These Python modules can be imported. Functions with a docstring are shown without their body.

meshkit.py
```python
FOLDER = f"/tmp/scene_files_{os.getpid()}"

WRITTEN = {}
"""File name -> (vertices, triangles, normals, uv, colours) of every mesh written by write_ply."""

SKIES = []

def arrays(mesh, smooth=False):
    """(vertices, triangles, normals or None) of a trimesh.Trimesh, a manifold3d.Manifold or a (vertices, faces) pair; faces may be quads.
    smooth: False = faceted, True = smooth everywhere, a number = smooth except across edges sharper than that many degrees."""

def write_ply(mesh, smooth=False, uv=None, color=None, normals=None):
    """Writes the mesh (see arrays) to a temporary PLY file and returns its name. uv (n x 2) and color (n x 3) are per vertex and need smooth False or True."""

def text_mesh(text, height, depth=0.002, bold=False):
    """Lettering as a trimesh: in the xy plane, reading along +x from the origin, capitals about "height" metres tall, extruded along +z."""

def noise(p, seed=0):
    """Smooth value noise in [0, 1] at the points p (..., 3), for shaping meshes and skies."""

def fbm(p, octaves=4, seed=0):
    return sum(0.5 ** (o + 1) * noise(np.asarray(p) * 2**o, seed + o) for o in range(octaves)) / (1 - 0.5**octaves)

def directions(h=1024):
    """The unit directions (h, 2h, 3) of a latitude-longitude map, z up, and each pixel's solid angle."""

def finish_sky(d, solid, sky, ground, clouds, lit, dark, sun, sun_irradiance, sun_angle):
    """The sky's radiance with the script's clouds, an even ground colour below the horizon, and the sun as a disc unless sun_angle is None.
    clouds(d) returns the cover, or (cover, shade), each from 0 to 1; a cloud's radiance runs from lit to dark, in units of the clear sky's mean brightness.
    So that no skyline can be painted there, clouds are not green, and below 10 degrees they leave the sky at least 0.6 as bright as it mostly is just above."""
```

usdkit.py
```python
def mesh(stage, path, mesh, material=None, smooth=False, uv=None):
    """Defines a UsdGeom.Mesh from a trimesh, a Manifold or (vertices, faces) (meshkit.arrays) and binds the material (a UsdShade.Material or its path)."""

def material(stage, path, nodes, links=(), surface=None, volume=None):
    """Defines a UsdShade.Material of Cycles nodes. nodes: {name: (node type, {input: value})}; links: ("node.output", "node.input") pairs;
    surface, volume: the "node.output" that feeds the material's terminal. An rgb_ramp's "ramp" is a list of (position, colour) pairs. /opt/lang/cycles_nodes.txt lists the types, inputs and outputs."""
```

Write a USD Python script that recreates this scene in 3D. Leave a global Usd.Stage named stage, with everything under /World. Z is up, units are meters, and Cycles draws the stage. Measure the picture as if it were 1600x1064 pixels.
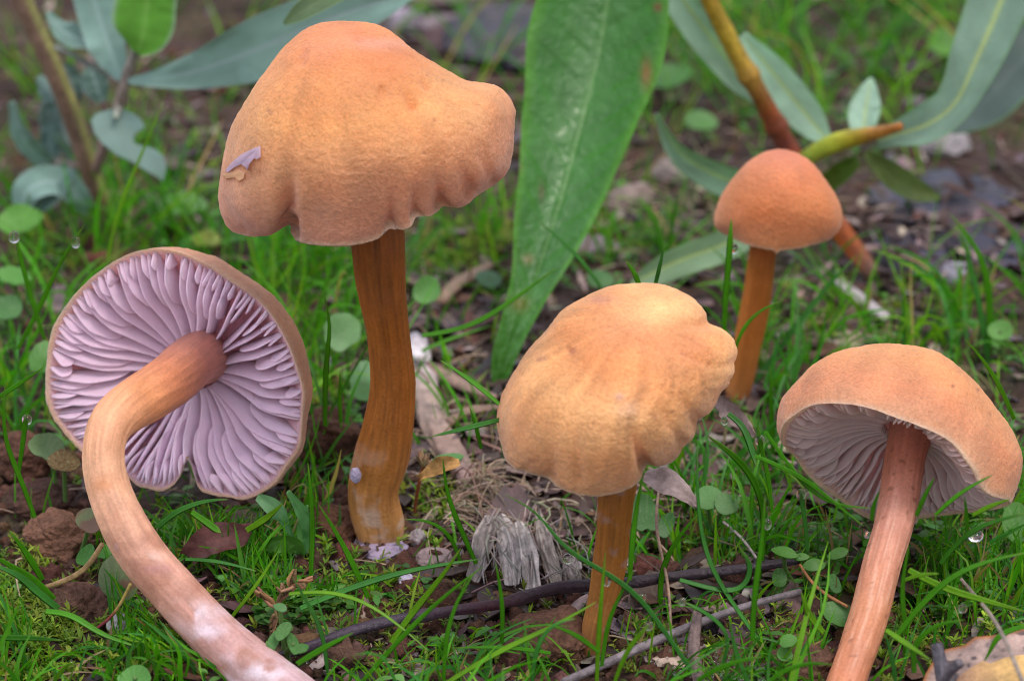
import math
import numpy as np
import trimesh
from shapely.geometry import Polygon, Point
from shapely import contains_xy
import usdkit
import meshkit
from meshkit import noise, fbm
from pxr import Usd, UsdGeom, UsdLux, UsdShade, Gf, Sdf, Vt

# ---------------------------------------------------------------- stage, camera, sky, sun, exposure
# everything is worked out in centimetres and written in metres (CM)
CM = 0.01
stage = Usd.Stage.CreateInMemory()
UsdGeom.SetStageUpAxis(stage, UsdGeom.Tokens.z)
UsdGeom.SetStageMetersPerUnit(stage, 1.0)
UsdGeom.Xform.Define(stage, '/World')
UsdGeom.Scope.Define(stage, '/World/Looks')

PITCH, DIST = math.radians(24.0), 40.0
TARGET = np.array([0.0, 0.0, 3.14])
FWD = np.array([0, math.cos(PITCH), -math.sin(PITCH)])
RIGHT = np.array([1.0, 0, 0])
UP = np.array([0, math.sin(PITCH), math.cos(PITCH)])
EYE = TARGET - DIST * FWD
TANH = 7.0 / 40.0                                   # tangent of half the horizontal angle

cam = UsdGeom.Camera.Define(stage, '/World/camera')
m = Gf.Matrix4d(*RIGHT, 0, *UP, 0, *(-FWD), 0, *(EYE * CM), 1)
cam.AddTransformOp().Set(m)
cam.CreateHorizontalApertureAttr(36.0)
cam.CreateVerticalApertureAttr(36.0 * 680 / 1024)
cam.CreateFocalLengthAttr(18.0 / TANH)
cam.CreateClippingRangeAttr(Gf.Vec2f(0.01, 500.0))
cam.CreateFStopAttr(25.0)
cam.CreateFocusDistanceAttr(39.0 * CM)
EXPOSURE = 0.25
cam.CreateExposureAttr(EXPOSURE)

SUN = np.array([0.30, -0.22, 0.93])
SUN = SUN / np.linalg.norm(SUN)
SUN_EL, SUN_ROT = math.asin(SUN[2]), math.atan2(SUN[0], SUN[1])
usdkit.material(stage, '/World/Looks/overcast_sky', {
    'sky': ('sky_texture', {'sky_type': 'single_scattering', 'sun_disc': False, 'sun_elevation': SUN_EL, 'sun_rotation': SUN_ROT}),
    'tc': ('texture_coordinate', {}),
    'n': ('noise_texture', {'scale': 2.2, 'detail': 5.0, 'roughness': 0.55}),
    'cl': ('rgb_ramp', {'ramp': [(0.3, (8.3, 8.8, 11.2)), (0.7, (12.9, 12.9, 14.2))]}),
    'cover': ('map_range', {'from_min': 0.2, 'from_max': 0.6, 'to_min': 0.80, 'to_max': 0.97, 'clamp': True}),
    'mx': ('mix_color', {'use_clamp': False}),
    'sep': ('separate_xyz', {}),
    'el': ('map_range', {'from_min': 0.0, 'from_max': 1.0, 'to_min': 0.28, 'to_max': 1.28, 'clamp': True}),   # a standard overcast sky: about three times as bright overhead as low down
    'cie': ('vector_math', {'math_type': 'scale'}),
    'bg': ('background_shader', {'strength': 0.10})},
    [('tc.generated', 'n.vector'), ('n.fac', 'cl.fac'), ('n.fac', 'cover.value'), ('cover.result', 'mx.fac'),
     ('sky.color', 'mx.a'), ('cl.color', 'mx.b'), ('tc.generated', 'sep.vector'), ('sep.z', 'el.value'), ('el.result', 'cie.scale'), ('mx.result', 'cie.vector1'), ('cie.vector', 'bg.color')], surface='bg.background')
dome = UsdLux.DomeLight.Define(stage, '/World/sky')
UsdShade.MaterialBindingAPI.Apply(dome.GetPrim()).Bind(UsdShade.Material.Get(stage, '/World/Looks/overcast_sky'))
dome.GetPrim().SetCustomDataByKey('kind', 'structure')
sun = UsdLux.DistantLight.Define(stage, '/World/sun')
sun.CreateIntensityAttr(0.4)
sun.CreateAngleAttr(16.0)
sun.CreateNormalizeAttr(True)
sun.CreateColorAttr(Gf.Vec3f(1.0, 0.90, 0.80))
zz = SUN
xx = np.cross([0, 1, 0], zz); xx /= np.linalg.norm(xx)
yy = np.cross(zz, xx)
sun.AddTransformOp().Set(Gf.Matrix4d(*xx, 0, *yy, 0, *zz, 0, 0, 0, 2, 1))

# ---------------------------------------------------------------- helpers: photograph pixel <-> place
rng = np.random.default_rng(11)


def ray(px, py):
    return FWD + (px - 800.0) / 800.0 * TANH * RIGHT - (py - 532.0) / 800.0 * TANH * UP


def P(px, py, Y):
    d = ray(px, py)
    return EYE + d * ((Y - EYE[1]) / d[1])


def gz(x, y):
    """height of the ground (cm) without its fine relief"""
    x, y = np.asarray(x, float), np.asarray(y, float)
    p = np.stack(np.broadcast_arrays(x * 0.28 + 31.7, y * 0.28 + 12.3, 0 * x + 4.4), -1)
    return 0.9 * (fbm(p, 3, 5) - 0.5)


def G(px, py, h=0.0):
    d = ray(px, py)
    z = 0.0
    for _ in range(6):
        t = (z - EYE[2]) / d[2]
        q = EYE + d * t
        z = float(gz(q[0], q[1])) + h
    return q


def to_cam(v):
    q = np.asarray(v, float) - EYE
    w = q @ FWD
    return np.stack([800 + q @ RIGHT / w / TANH * 800, 532 - q @ UP / w / TANH * 800, w], -1)


def from_cam(c):
    d = FWD + ((c[..., 0:1] - 800) / 800 * TANH) * RIGHT - ((c[..., 1:2] - 532) / 800 * TANH) * UP
    return EYE + d * c[..., 2:3]


def cm_of(px, p):
    """length in cm of px pixels of the photograph at the point p"""
    return px * TANH / 800.0 * float((np.asarray(p) - EYE) @ FWD)


def unit(v):
    v = np.asarray(v, float)
    return v / np.maximum(np.linalg.norm(v, axis=-1, keepdims=True), 1e-12)


def spline(pts, n):
    """Catmull-Rom through pts (k, d), n samples evenly along the length"""
    pts = np.asarray(pts, float)
    if len(pts) == 2:
        return pts[0] + (pts[1] - pts[0]) * np.linspace(0, 1, n)[:, None]
    from scipy.interpolate import PchipInterpolator, CubicSpline
    k = np.concatenate([[0], np.cumsum(np.linalg.norm(np.diff(pts[:, :3], axis=0), axis=1) + 1e-9)])
    f = CubicSpline(k, pts, axis=0, bc_type='natural')
    return f(np.linspace(0, k[-1], n))


# ---------------------------------------------------------------- helpers: prims
used = {}


def numbered(path):
    k = used.get(path, 0)
    used[path] = k + 1
    return path if k == 0 else f'{path}_{k:03d}'


def tag(prim, label=None, cat=None, group=None, kind=None):
    for k, v in (('label', label), ('category', cat), ('group', group), ('kind', kind)):
        if v:
            prim.SetCustomDataByKey(k, v)
    return prim


origin = {'/World': np.zeros(3)}


def thing(name, base, label, cat, group=None):
    path = numbered('/World/' + name)
    x = UsdGeom.Xform.Define(stage, path)
    b = np.asarray(base, float)
    x.AddTranslateOp().Set(Gf.Vec3d(*(b * CM)))
    origin[path] = b
    tag(x.GetPrim(), label, cat, group)
    return path


def obj(name, vf, mat, parent='/World', smooth=True, tint=None, uv=None, base=None, **kw):
    """one Mesh prim; vf = (vertices in world cm, faces)"""
    path = numbered(parent + '/' + name)
    v, f = np.asarray(vf[0], float), np.asarray(vf[1], int)
    o = origin[parent]
    local = (v - o) * CM
    shift = None
    if parent == '/World' and base is not None:
        shift = np.asarray(base, float)
        local = (v - shift) * CM
    if tint is not None or uv is not None:
        smooth = True
    mm = usdkit.mesh(stage, path, (local, f), '/World/Looks/' + mat, smooth=smooth, uv=uv)
    if tint is not None:
        UsdGeom.PrimvarsAPI(mm).CreatePrimvar('tint', Sdf.ValueTypeNames.Color3fArray, 'vertex').Set(
            Vt.Vec3fArray.FromNumpy(np.clip(np.asarray(tint), 0, 1).astype(np.float32)))
    if shift is not None:
        mm.AddTranslateOp().Set(Gf.Vec3d(*(shift * CM)))
    origin[path] = o if shift is None else shift
    tag(mm.GetPrim(), **kw)
    return path


def grid_faces(nu, nv, wrap=False):
    i, j = np.meshgrid(np.arange(nu - 1), np.arange(nv if wrap else nv - 1), indexing='ij')
    a, b = i * nv + j, i * nv + (j + 1) % nv
    c, d = (i + 1) * nv + (j + 1) % nv, (i + 1) * nv + j
    return np.concatenate([np.stack([a, b, c], -1).reshape(-1, 3), np.stack([a, c, d], -1).reshape(-1, 3)])


class Bag:
    """collects small pieces (vertices, faces, tint) into one mesh"""
    def __init__(s):
        s.v, s.f, s.c, s.n = [], [], [], 0

    def add(s, v, f, c):
        s.v.append(v); s.f.append(np.asarray(f) + s.n)
        s.c.append(np.broadcast_to(np.asarray(c, float), v.shape)); s.n += len(v)

    def get(s):
        return (np.vstack(s.v), np.vstack(s.f)), np.vstack(s.c)


# ---------------------------------------------------------------- materials
def tinted(name, rough=0.6, spec=0.4, sss=0.0, translucent=0.0, fine=(900.0, 0.25), bump=(1500.0, 0.0002, 0.5), sheen=0.0, coat=0.0, radius=(1, .4, .2),
           mottled=(120.0, 0.15), rough_var=0.0):
    """a surface whose pigment is the mesh's own colour (primvar tint), broken up by fine and coarse grain, with fine relief"""
    nodes = {
        'at': ('attribute', {'attribute': 'tint'}), 'geo': ('geometry', {}),
        'n1': ('noise_texture', {'scale': fine[0], 'detail': 4.0, 'roughness': 0.65}),
        'n2': ('noise_texture', {'scale': mottled[0], 'detail': 3.0}),
        'm1': ('map_range', {'from_min': 0.25, 'from_max': 0.75, 'to_min': 1 - fine[1], 'to_max': 1 + fine[1]}),
        'm2': ('map_range', {'from_min': 0.25, 'from_max': 0.75, 'to_min': 1 - mottled[1], 'to_max': 1 + mottled[1]}),
        'mul': ('math', {'math_type': 'multiply'}),
        'sc': ('vector_math', {'math_type': 'scale'}),
        'n3': ('noise_texture', {'scale': bump[0], 'detail': 5.0, 'roughness': 0.6}),
        'bp': ('bump', {'distance': bump[1], 'strength': bump[2]}),
        'mr': ('map_range', {'from_min': 0.3, 'from_max': 0.7, 'to_min': max(rough - rough_var, .05), 'to_max': rough + rough_var}),
        'p': ('principled_bsdf', {'specular_ior_level': spec, 'subsurface_weight': sss, 'subsurface_scale': 0.0015,
                                  'subsurface_radius': radius, 'sheen_weight': sheen, 'sheen_roughness': 0.4, 'coat_weight': coat, 'coat_roughness': 0.12})}
    links = [('geo.position', 'n1.vector'), ('geo.position', 'n2.vector'), ('geo.position', 'n3.vector'), ('n1.fac', 'm1.value'), ('n2.fac', 'm2.value'),
             ('m1.result', 'mul.value1'), ('m2.result', 'mul.value2'), ('at.color', 'sc.vector1'), ('mul.value', 'sc.scale'), ('sc.vector', 'p.base_color'),
             ('n3.fac', 'bp.height'), ('bp.normal', 'p.normal'), ('n2.fac', 'mr.value'), ('mr.result', 'p.roughness')]
    out = 'p.BSDF'
    if translucent:
        nodes['tr'] = ('translucent_bsdf', {})
        nodes['gain'] = ('vector_math', {'math_type': 'multiply', 'vector2': (1.1, 1.3, 0.5)})
        nodes['mix'] = ('mix_closure', {'fac': translucent})
        links += [('sc.vector', 'gain.vector1'), ('gain.vector', 'tr.color'), ('bp.normal', 'tr.normal'), ('p.BSDF', 'mix.closure1'), ('tr.BSDF', 'mix.closure2')]
        out = 'mix.closure'
    usdkit.material(stage, '/World/Looks/' + name, nodes, links, surface=out)


tinted('cap_felt', rough=0.62, spec=0.35, sss=0.25, fine=(2600, .22), bump=(2600, 0.00035, 0.55), sheen=0.15, mottled=(260, .10))
tinted('stem_fibre', rough=0.5, spec=0.35, sss=0.12, fine=(2400, .15), bump=(2200, 0.0002, 0.45), mottled=(350, .12), rough_var=.1)
tinted('gill_flesh', rough=0.6, spec=0.2, sss=0.5, fine=(1500, .05), bump=(1600, 0.00005, 0.4), mottled=(300, .05), radius=(1, .55, .5))
tinted('soil', rough=0.75, spec=0.25, fine=(900, .45), bump=(1300, 0.0006, 0.8), mottled=(160, .35), rough_var=.2)
tinted('clod_soil', rough=0.85, spec=0.2, fine=(1400, .45), bump=(1300, 0.0012, 1.0), mottled=(220, .2), rough_var=.1)
tinted('grass_blade', rough=0.45, spec=0.3, translucent=0.28, fine=(1500, .12), bump=(1500, 0.00004, 0.4), mottled=(150, .22), rough_var=.1)
tinted('moss', rough=0.6, spec=0.3, translucent=0.3, fine=(900, .15), bump=(1500, 0.00004, 0.3), mottled=(90, .25))
tinted('litter', rough=0.65, spec=0.4, fine=(1300, .3), bump=(1600, 0.0002, 0.7), mottled=(350, .3), rough_var=.2)
tinted('leaf_glossy', rough=0.30, spec=0.5, coat=0.2, translucent=0.10, fine=(2200, .12), bump=(620, 0.0007, 0.75), mottled=(160, .16), rough_var=.08)
tinted('leaf_matte', rough=0.65, spec=0.3, translucent=0.2, fine=(3000, .12), bump=(2500, 0.00008, 0.5), mottled=(160, .10), sheen=.3)
tinted('leaf_soft', rough=0.5, spec=0.4, translucent=0.3, fine=(1800, .10), bump=(1500, 0.00006, 0.5), mottled=(160, .14))
tinted('twig_bark', rough=0.42, spec=0.35, fine=(1200, .35), bump=(1400, 0.00035, 0.8), mottled=(300, .3), rough_var=.2)
tinted('wet_stone', rough=0.4, spec=0.5, fine=(900, .3), bump=(800, 0.0004, 0.7), mottled=(130, .4), rough_var=.25)
usdkit.material(stage, '/World/Looks/water', {'p': ('principled_bsdf', {'base_color': (1, 1, 1), 'roughness': 0.0, 'ior': 1.333, 'transmission_weight': 1.0})}, surface='p.BSDF')


def jitter(c, amt, n=None):
    c = np.asarray(c, float)
    return np.clip(c * (1 + amt * rng.standard_normal()) * (1 + 0.4 * amt * rng.standard_normal(3)), 0.005, 0.95)


# ---------------------------------------------------------------- shape builders
def tube(path, radii, n=12, cap=True, frame=None):
    """path (k,3) cm, radii (k,) -> vertices, faces, (around, along)"""
    path, radii = np.asarray(path, float), np.asarray(radii, float)
    k = len(path)
    T = unit(np.gradient(path, axis=0))
    ref = np.array([0.0, 1.0, 0.15]) if frame is None else frame      # the seam turns to the back
    N = np.empty_like(T)
    a = ref - T[0] * (ref @ T[0])
    if np.linalg.norm(a) < 1e-3:
        a = np.array([1.0, 0, 0])
    a = unit(a)
    for i in range(k):
        a = unit(a - T[i] * (a @ T[i]))
        N[i] = a
    B = np.cross(T, N)
    ph = np.linspace(0, 2 * np.pi, n, endpoint=False)
    v = path[:, None] + radii[:, None, None] * (np.cos(ph)[None, :, None] * N[:, None] + np.sin(ph)[None, :, None] * B[:, None])
    v = v.reshape(-1, 3)
    f = grid_faces(k, n, True)
    L = np.concatenate([[0], np.cumsum(np.linalg.norm(np.diff(path, axis=0), axis=1))])
    uv = np.stack([np.tile(ph / 2 / np.pi, k), np.repeat(L, n)], -1)
    if cap:
        c0, c1 = len(v), len(v) + 1
        v = np.vstack([v, path[0] - T[0] * radii[0] * .3, path[-1] + T[-1] * radii[-1] * .3])
        uv = np.vstack([uv, [0, 0], [0, L[-1]]])
        i = np.arange(n)
        f = np.vstack([f, np.stack([np.full(n, c0), (i + 1) % n, i], -1), np.stack([np.full(n, c1), (k - 1) * n + i, (k - 1) * n + (i + 1) % n], -1)])
    return v, f, uv


def roughen(v, f, amp, freq, seed=0, octaves=4):
    """moves the vertices along their normals by noise"""
    _, _, n = meshkit.arrays((v, f), True)
    return v + n * (amp * 2 * (fbm(v * freq + 17.1, octaves, seed) - 0.5))[:, None]


def blade(pts, width, n=10, roll=0.0, fold=0.35, thick=0.0, tipt=0.55):
    """grass blade along pts (world cm): V-folded, tapering; thick > 0 makes it a closed body"""
    c = spline(pts, n)
    T = unit(np.gradient(c, axis=0))
    view = unit(EYE - c)
    Wd = unit(np.cross(T, view))
    Nn = np.cross(Wd, T)
    cr, sr = math.cos(roll), math.sin(roll)
    W2, N2 = Wd * cr + Nn * sr, Nn * cr - Wd * sr
    t = np.linspace(0, 1, n)
    w = 0.5 * width * np.clip(0.72 + 0.6 * t, 0, 1) * np.clip((1 - t) / (1 - tipt), 0, 1) ** 0.7 + 0.004
    w[-1] = 0.003
    if thick <= 0:
        v = np.stack([c + W2 * w[:, None] + N2 * (fold * w)[:, None], c, c - W2 * w[:, None] + N2 * (fold * w)[:, None]], 1).reshape(-1, 3)
        return v, grid_faces(n, 3)
    th = np.minimum(thick, w * .6)[:, None]
    ring = [c + W2 * w[:, None] + N2 * (fold * w)[:, None], c + W2 * .5 * w[:, None] + N2 * (fold * .45 * w)[:, None] + N2 * th * .5, c + N2 * th * .35,
            c - W2 * .5 * w[:, None] + N2 * (fold * .45 * w)[:, None] + N2 * th * .5, c - W2 * w[:, None] + N2 * (fold * w)[:, None], c - N2 * th]
    v = np.stack(ring, 1).reshape(-1, 3)
    return v, grid_faces(n, 6, True)


def leaf(spine, widths, roll=0.0, cup=0.15, crease=0.1, thick=0.025, nu=60, nv=20, vein=0.0, nveins=9, wave=0.0, seed=0, curl=0.0):
    """leaf blade: spine [(px,py,Y)] and full widths in pixels of the photograph. Returns vertices, faces, u (0..1 along), v (-1..1 across), side."""
    c0 = np.array([P(*s) for s in spine])
    w0 = np.array([cm_of(w, p) for w, p in zip(widths, c0)])
    sp = spline(np.column_stack([c0, w0]), nu)
    c, w = sp[:, :3], np.maximum(sp[:, 3], 0.012) * 0.5 / max(math.cos(roll), .35)
    T = unit(np.gradient(c, axis=0))
    view = unit(EYE - c)
    Wd = unit(np.cross(T, view)); Nn = np.cross(Wd, T)
    W2, N2 = Wd * math.cos(roll) + Nn * math.sin(roll), Nn * math.cos(roll) - Wd * math.sin(roll)
    vv = np.linspace(-1, 1, nv)
    u = np.linspace(0, 1, nu)
    U, V = np.meshgrid(u, vv, indexing='ij')
    ht = cup * V ** 2 + crease * np.abs(V) + curl * V
    L = np.linalg.norm(np.diff(c, axis=0), axis=1).sum()
    hgt = ht * w[:, None]
    if vein:
        ph = U * nveins * 1.0 - np.abs(V) * 1.1 + 0.13 * np.sin(9 * U + seed)
        tri = np.abs(ph - np.round(ph)) * 2
        hgt = hgt + vein * (np.minimum(tri * 2.2, 1) ** .7 - .6) * np.minimum(1, (1 - np.abs(V)) * 4) * np.minimum(1, np.abs(V) * 6) - vein * 1.0 * np.exp(-(V / .05) ** 2)
        q = np.stack([U * L * 2.2, V * w[:, None] * 2.2, 0 * U + seed], -1)
        hgt = hgt + vein * 1.2 * (fbm(q * 2, 3, seed) - .5)
    if wave:
        q = np.stack([U * 5, V * .8, 0 * U + seed * 3.1], -1)
        hgt = hgt + wave * 2 * (fbm(q, 2, seed) - .5) * (0.3 + np.abs(V))
    edge = 1 + 0.03 * (noise(np.stack([U * 22, V * 0, 0 * U + seed], -1), seed) - .5) * np.abs(V)
    top = c[:, None] + W2[:, None] * (V * w[:, None] * edge)[..., None] + N2[:, None] * hgt[..., None]
    bot = top - N2[:, None] * (thick * (1.02 - V ** 4))[..., None]
    v = np.vstack([top.reshape(-1, 3), bot.reshape(-1, 3)])
    f = grid_faces(nu, nv)
    k = nu * nv
    rim = np.concatenate([np.arange(nv), np.arange(1, nu) * nv + nv - 1, (nu - 1) * nv + np.arange(nv - 2, -1, -1), np.arange(nu - 2, 0, -1) * nv])
    r2 = np.roll(rim, -1)
    f = np.vstack([f, f[:, ::-1] + k, np.stack([rim, rim + k, r2], -1), np.stack([r2, rim + k, r2 + k], -1)])
    return v, f, np.tile(U.ravel(), 2), np.tile(V.ravel(), 2), np.repeat([0, 1], k)


def leaf_tint(u, v, base, rib=None, nveins=9, seed=0, rib_w=.05, vein_amt=.35, edge=None, edge_w=.93, patch=.15, streaks=0.0):
    base = np.asarray(base, float)
    c = np.tile(base, (len(u), 1))
    q = np.stack([u * 9, v * 2.5, 0 * u + seed], -1)
    c *= (1 + patch * 2 * (fbm(q, 3, seed) - .5))[:, None]
    if streaks:
        c *= (1 + streaks * 2 * (fbm(np.stack([u * 3, v * 9, 0 * u + seed], -1), 3, seed + 1) - .5))[:, None]
    if rib is not None:
        rib = np.asarray(rib, float)
        k = np.exp(-(v / rib_w) ** 2)[:, None] * .85
        ph = u * nveins - np.abs(v) * 1.1 + 0.13 * np.sin(9 * u + seed)
        k = np.maximum(k, (vein_amt * np.exp(-(np.abs(ph - np.round(ph)) / .045) ** 2) * (1 - np.abs(v)))[:, None])
        c = c * (1 - k) + rib * k
    if edge is not None:
        k = np.clip((np.abs(v) - edge_w) / (1 - edge_w), 0, 1)[:, None] * .7
        c = c * (1 - k) + np.asarray(edge) * k
    return c


def disc_leaf(poly, base_pt, normal, right, thick=0.03, dome=0.1, size=0.07, seed=0, wave=0.03):
    """leaf of any outline: poly in cm on a plane through base_pt spanned by right and normal x right, gently domed"""
    pg = Polygon(poly).buffer(0)
    mm = trimesh.creation.extrude_polygon(pg, thick, engine='earcut')
    v, f = trimesh.remesh.subdivide_to_size(mm.vertices, mm.faces, size)
    mm = trimesh.Trimesh(v, f); mm.merge_vertices()
    v = np.array(mm.vertices)
    n = unit(normal); r = unit(np.asarray(right) - n * (np.asarray(right) @ n)); s = np.cross(n, r)
    cen = np.array(pg.centroid.coords[0])
    d2 = ((v[:, :2] - cen) ** 2).sum(1)
    R2 = d2.max()
    h = v[:, 2] - dome * d2 / R2 + wave * 2 * (fbm(np.column_stack([v[:, :2] * 2.0, np.full(len(v), seed * 1.7)]), 2, seed) - .5)
    return np.asarray(base_pt) + v[:, :1] * r + v[:, 1:2] * s + h[:, None] * n, np.array(mm.faces), v[:, :2], np.sqrt(d2 / R2)


def rock(center, radii, rot=0.0, seed=0, sub=4, amp=0.25, freq=0.9, crumble=0.0, facets=0):
    """stone or clod: rounded, uneven; crumble adds crumbs"""
    s = trimesh.creation.icosphere(subdivisions=sub)
    d = np.array(s.vertices)
    p = d * np.asarray(radii)
    size = float(np.mean(radii))
    r = 1 + amp * 2 * (fbm(d * (freq * 2) + seed * 7.3, 3, seed) - .5)
    if facets:
        rr = np.random.default_rng(seed)
        pl = unit(rr.standard_normal((facets, 3)))
        h = rr.uniform(.72, .95, facets)
        r = np.minimum(r, (h[None] / np.maximum(d @ pl.T, .02)).min(1) * (1 + .05 * (fbm(d * 4 + seed, 3, seed) - .5)))
    p = p * r[:, None]
    if crumble:                                          # a mass of stuck-together crumbs
        rr = np.random.default_rng(seed + 100)
        u0 = d + .25 * (fbm(d * 3 + seed, 3, seed + 3)[:, None] - .5)
        h = np.zeros(len(d))
        for lo, hi, n in ((.3, .5, 14), (.14, .28, 70), (.06, .13, 260)):
            cen, rad = unit(rr.standard_normal((n, 3))), rr.uniform(lo, hi, n)
            b = np.zeros(len(d))
            for a, r_ in zip(cen, rad):
                dd = ((u0 - a) ** 2).sum(1)
                k = dd < r_ * r_
                b[k] = np.maximum(b[k], np.sqrt(r_ * r_ - dd[k]))
            h += b * .55
        p = p * (1 + (h - .22) * min(crumble * 2.2, .9))[:, None]
    ca, sa = math.cos(rot), math.sin(rot)
    p = p @ np.array([[ca, sa, 0], [-sa, ca, 0], [0, 0, 1]])
    return p + np.asarray(center), np.array(s.faces)


def ground_path(pix, lift):
    lift = np.broadcast_to(lift, (len(pix),))
    return np.array([G(a, b, h) for (a, b), h in zip(pix, lift)])

# ---------------------------------------------------------------- mushrooms
def rounded(poly, times=2):
    p = np.asarray(poly, float)
    for _ in range(times):
        q = np.roll(p, -1, 0)
        p = np.stack([.8 * p + .2 * q, .2 * p + .8 * q], 1).reshape(-1, 2)
    return p


def poly_radius(poly, cx, cy, th):
    """distance from (cx, cy) to the outline poly in the directions th"""
    p = np.asarray(poly, float) - [cx, cy]
    q = np.roll(p, -1, 0)
    d = np.stack([np.cos(th), np.sin(th)], -1)
    out = np.zeros(len(th))
    e = q - p
    for a, s in zip(p, e):
        den = d[:, 0] * s[1] - d[:, 1] * s[0]
        with np.errstate(divide='ignore', invalid='ignore'):
            t = (a[0] * s[1] - a[1] * s[0]) / den
            w = (a[0] * d[:, 1] - a[1] * d[:, 0]) / den
        ok = (w >= -1e-9) & (w <= 1 + 1e-9) & (t > 0)
        out = np.where(ok, np.maximum(out, np.where(ok, t, 0)), out)
    return out


def smooth_ring(a, sig):
    n = len(a)
    k = np.exp(-0.5 * (np.minimum(np.arange(n), n - np.arange(n)) / sig) ** 2)
    return np.real(np.fft.ifft(np.fft.fft(a) * np.fft.fft(k / k.sum())))


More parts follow.
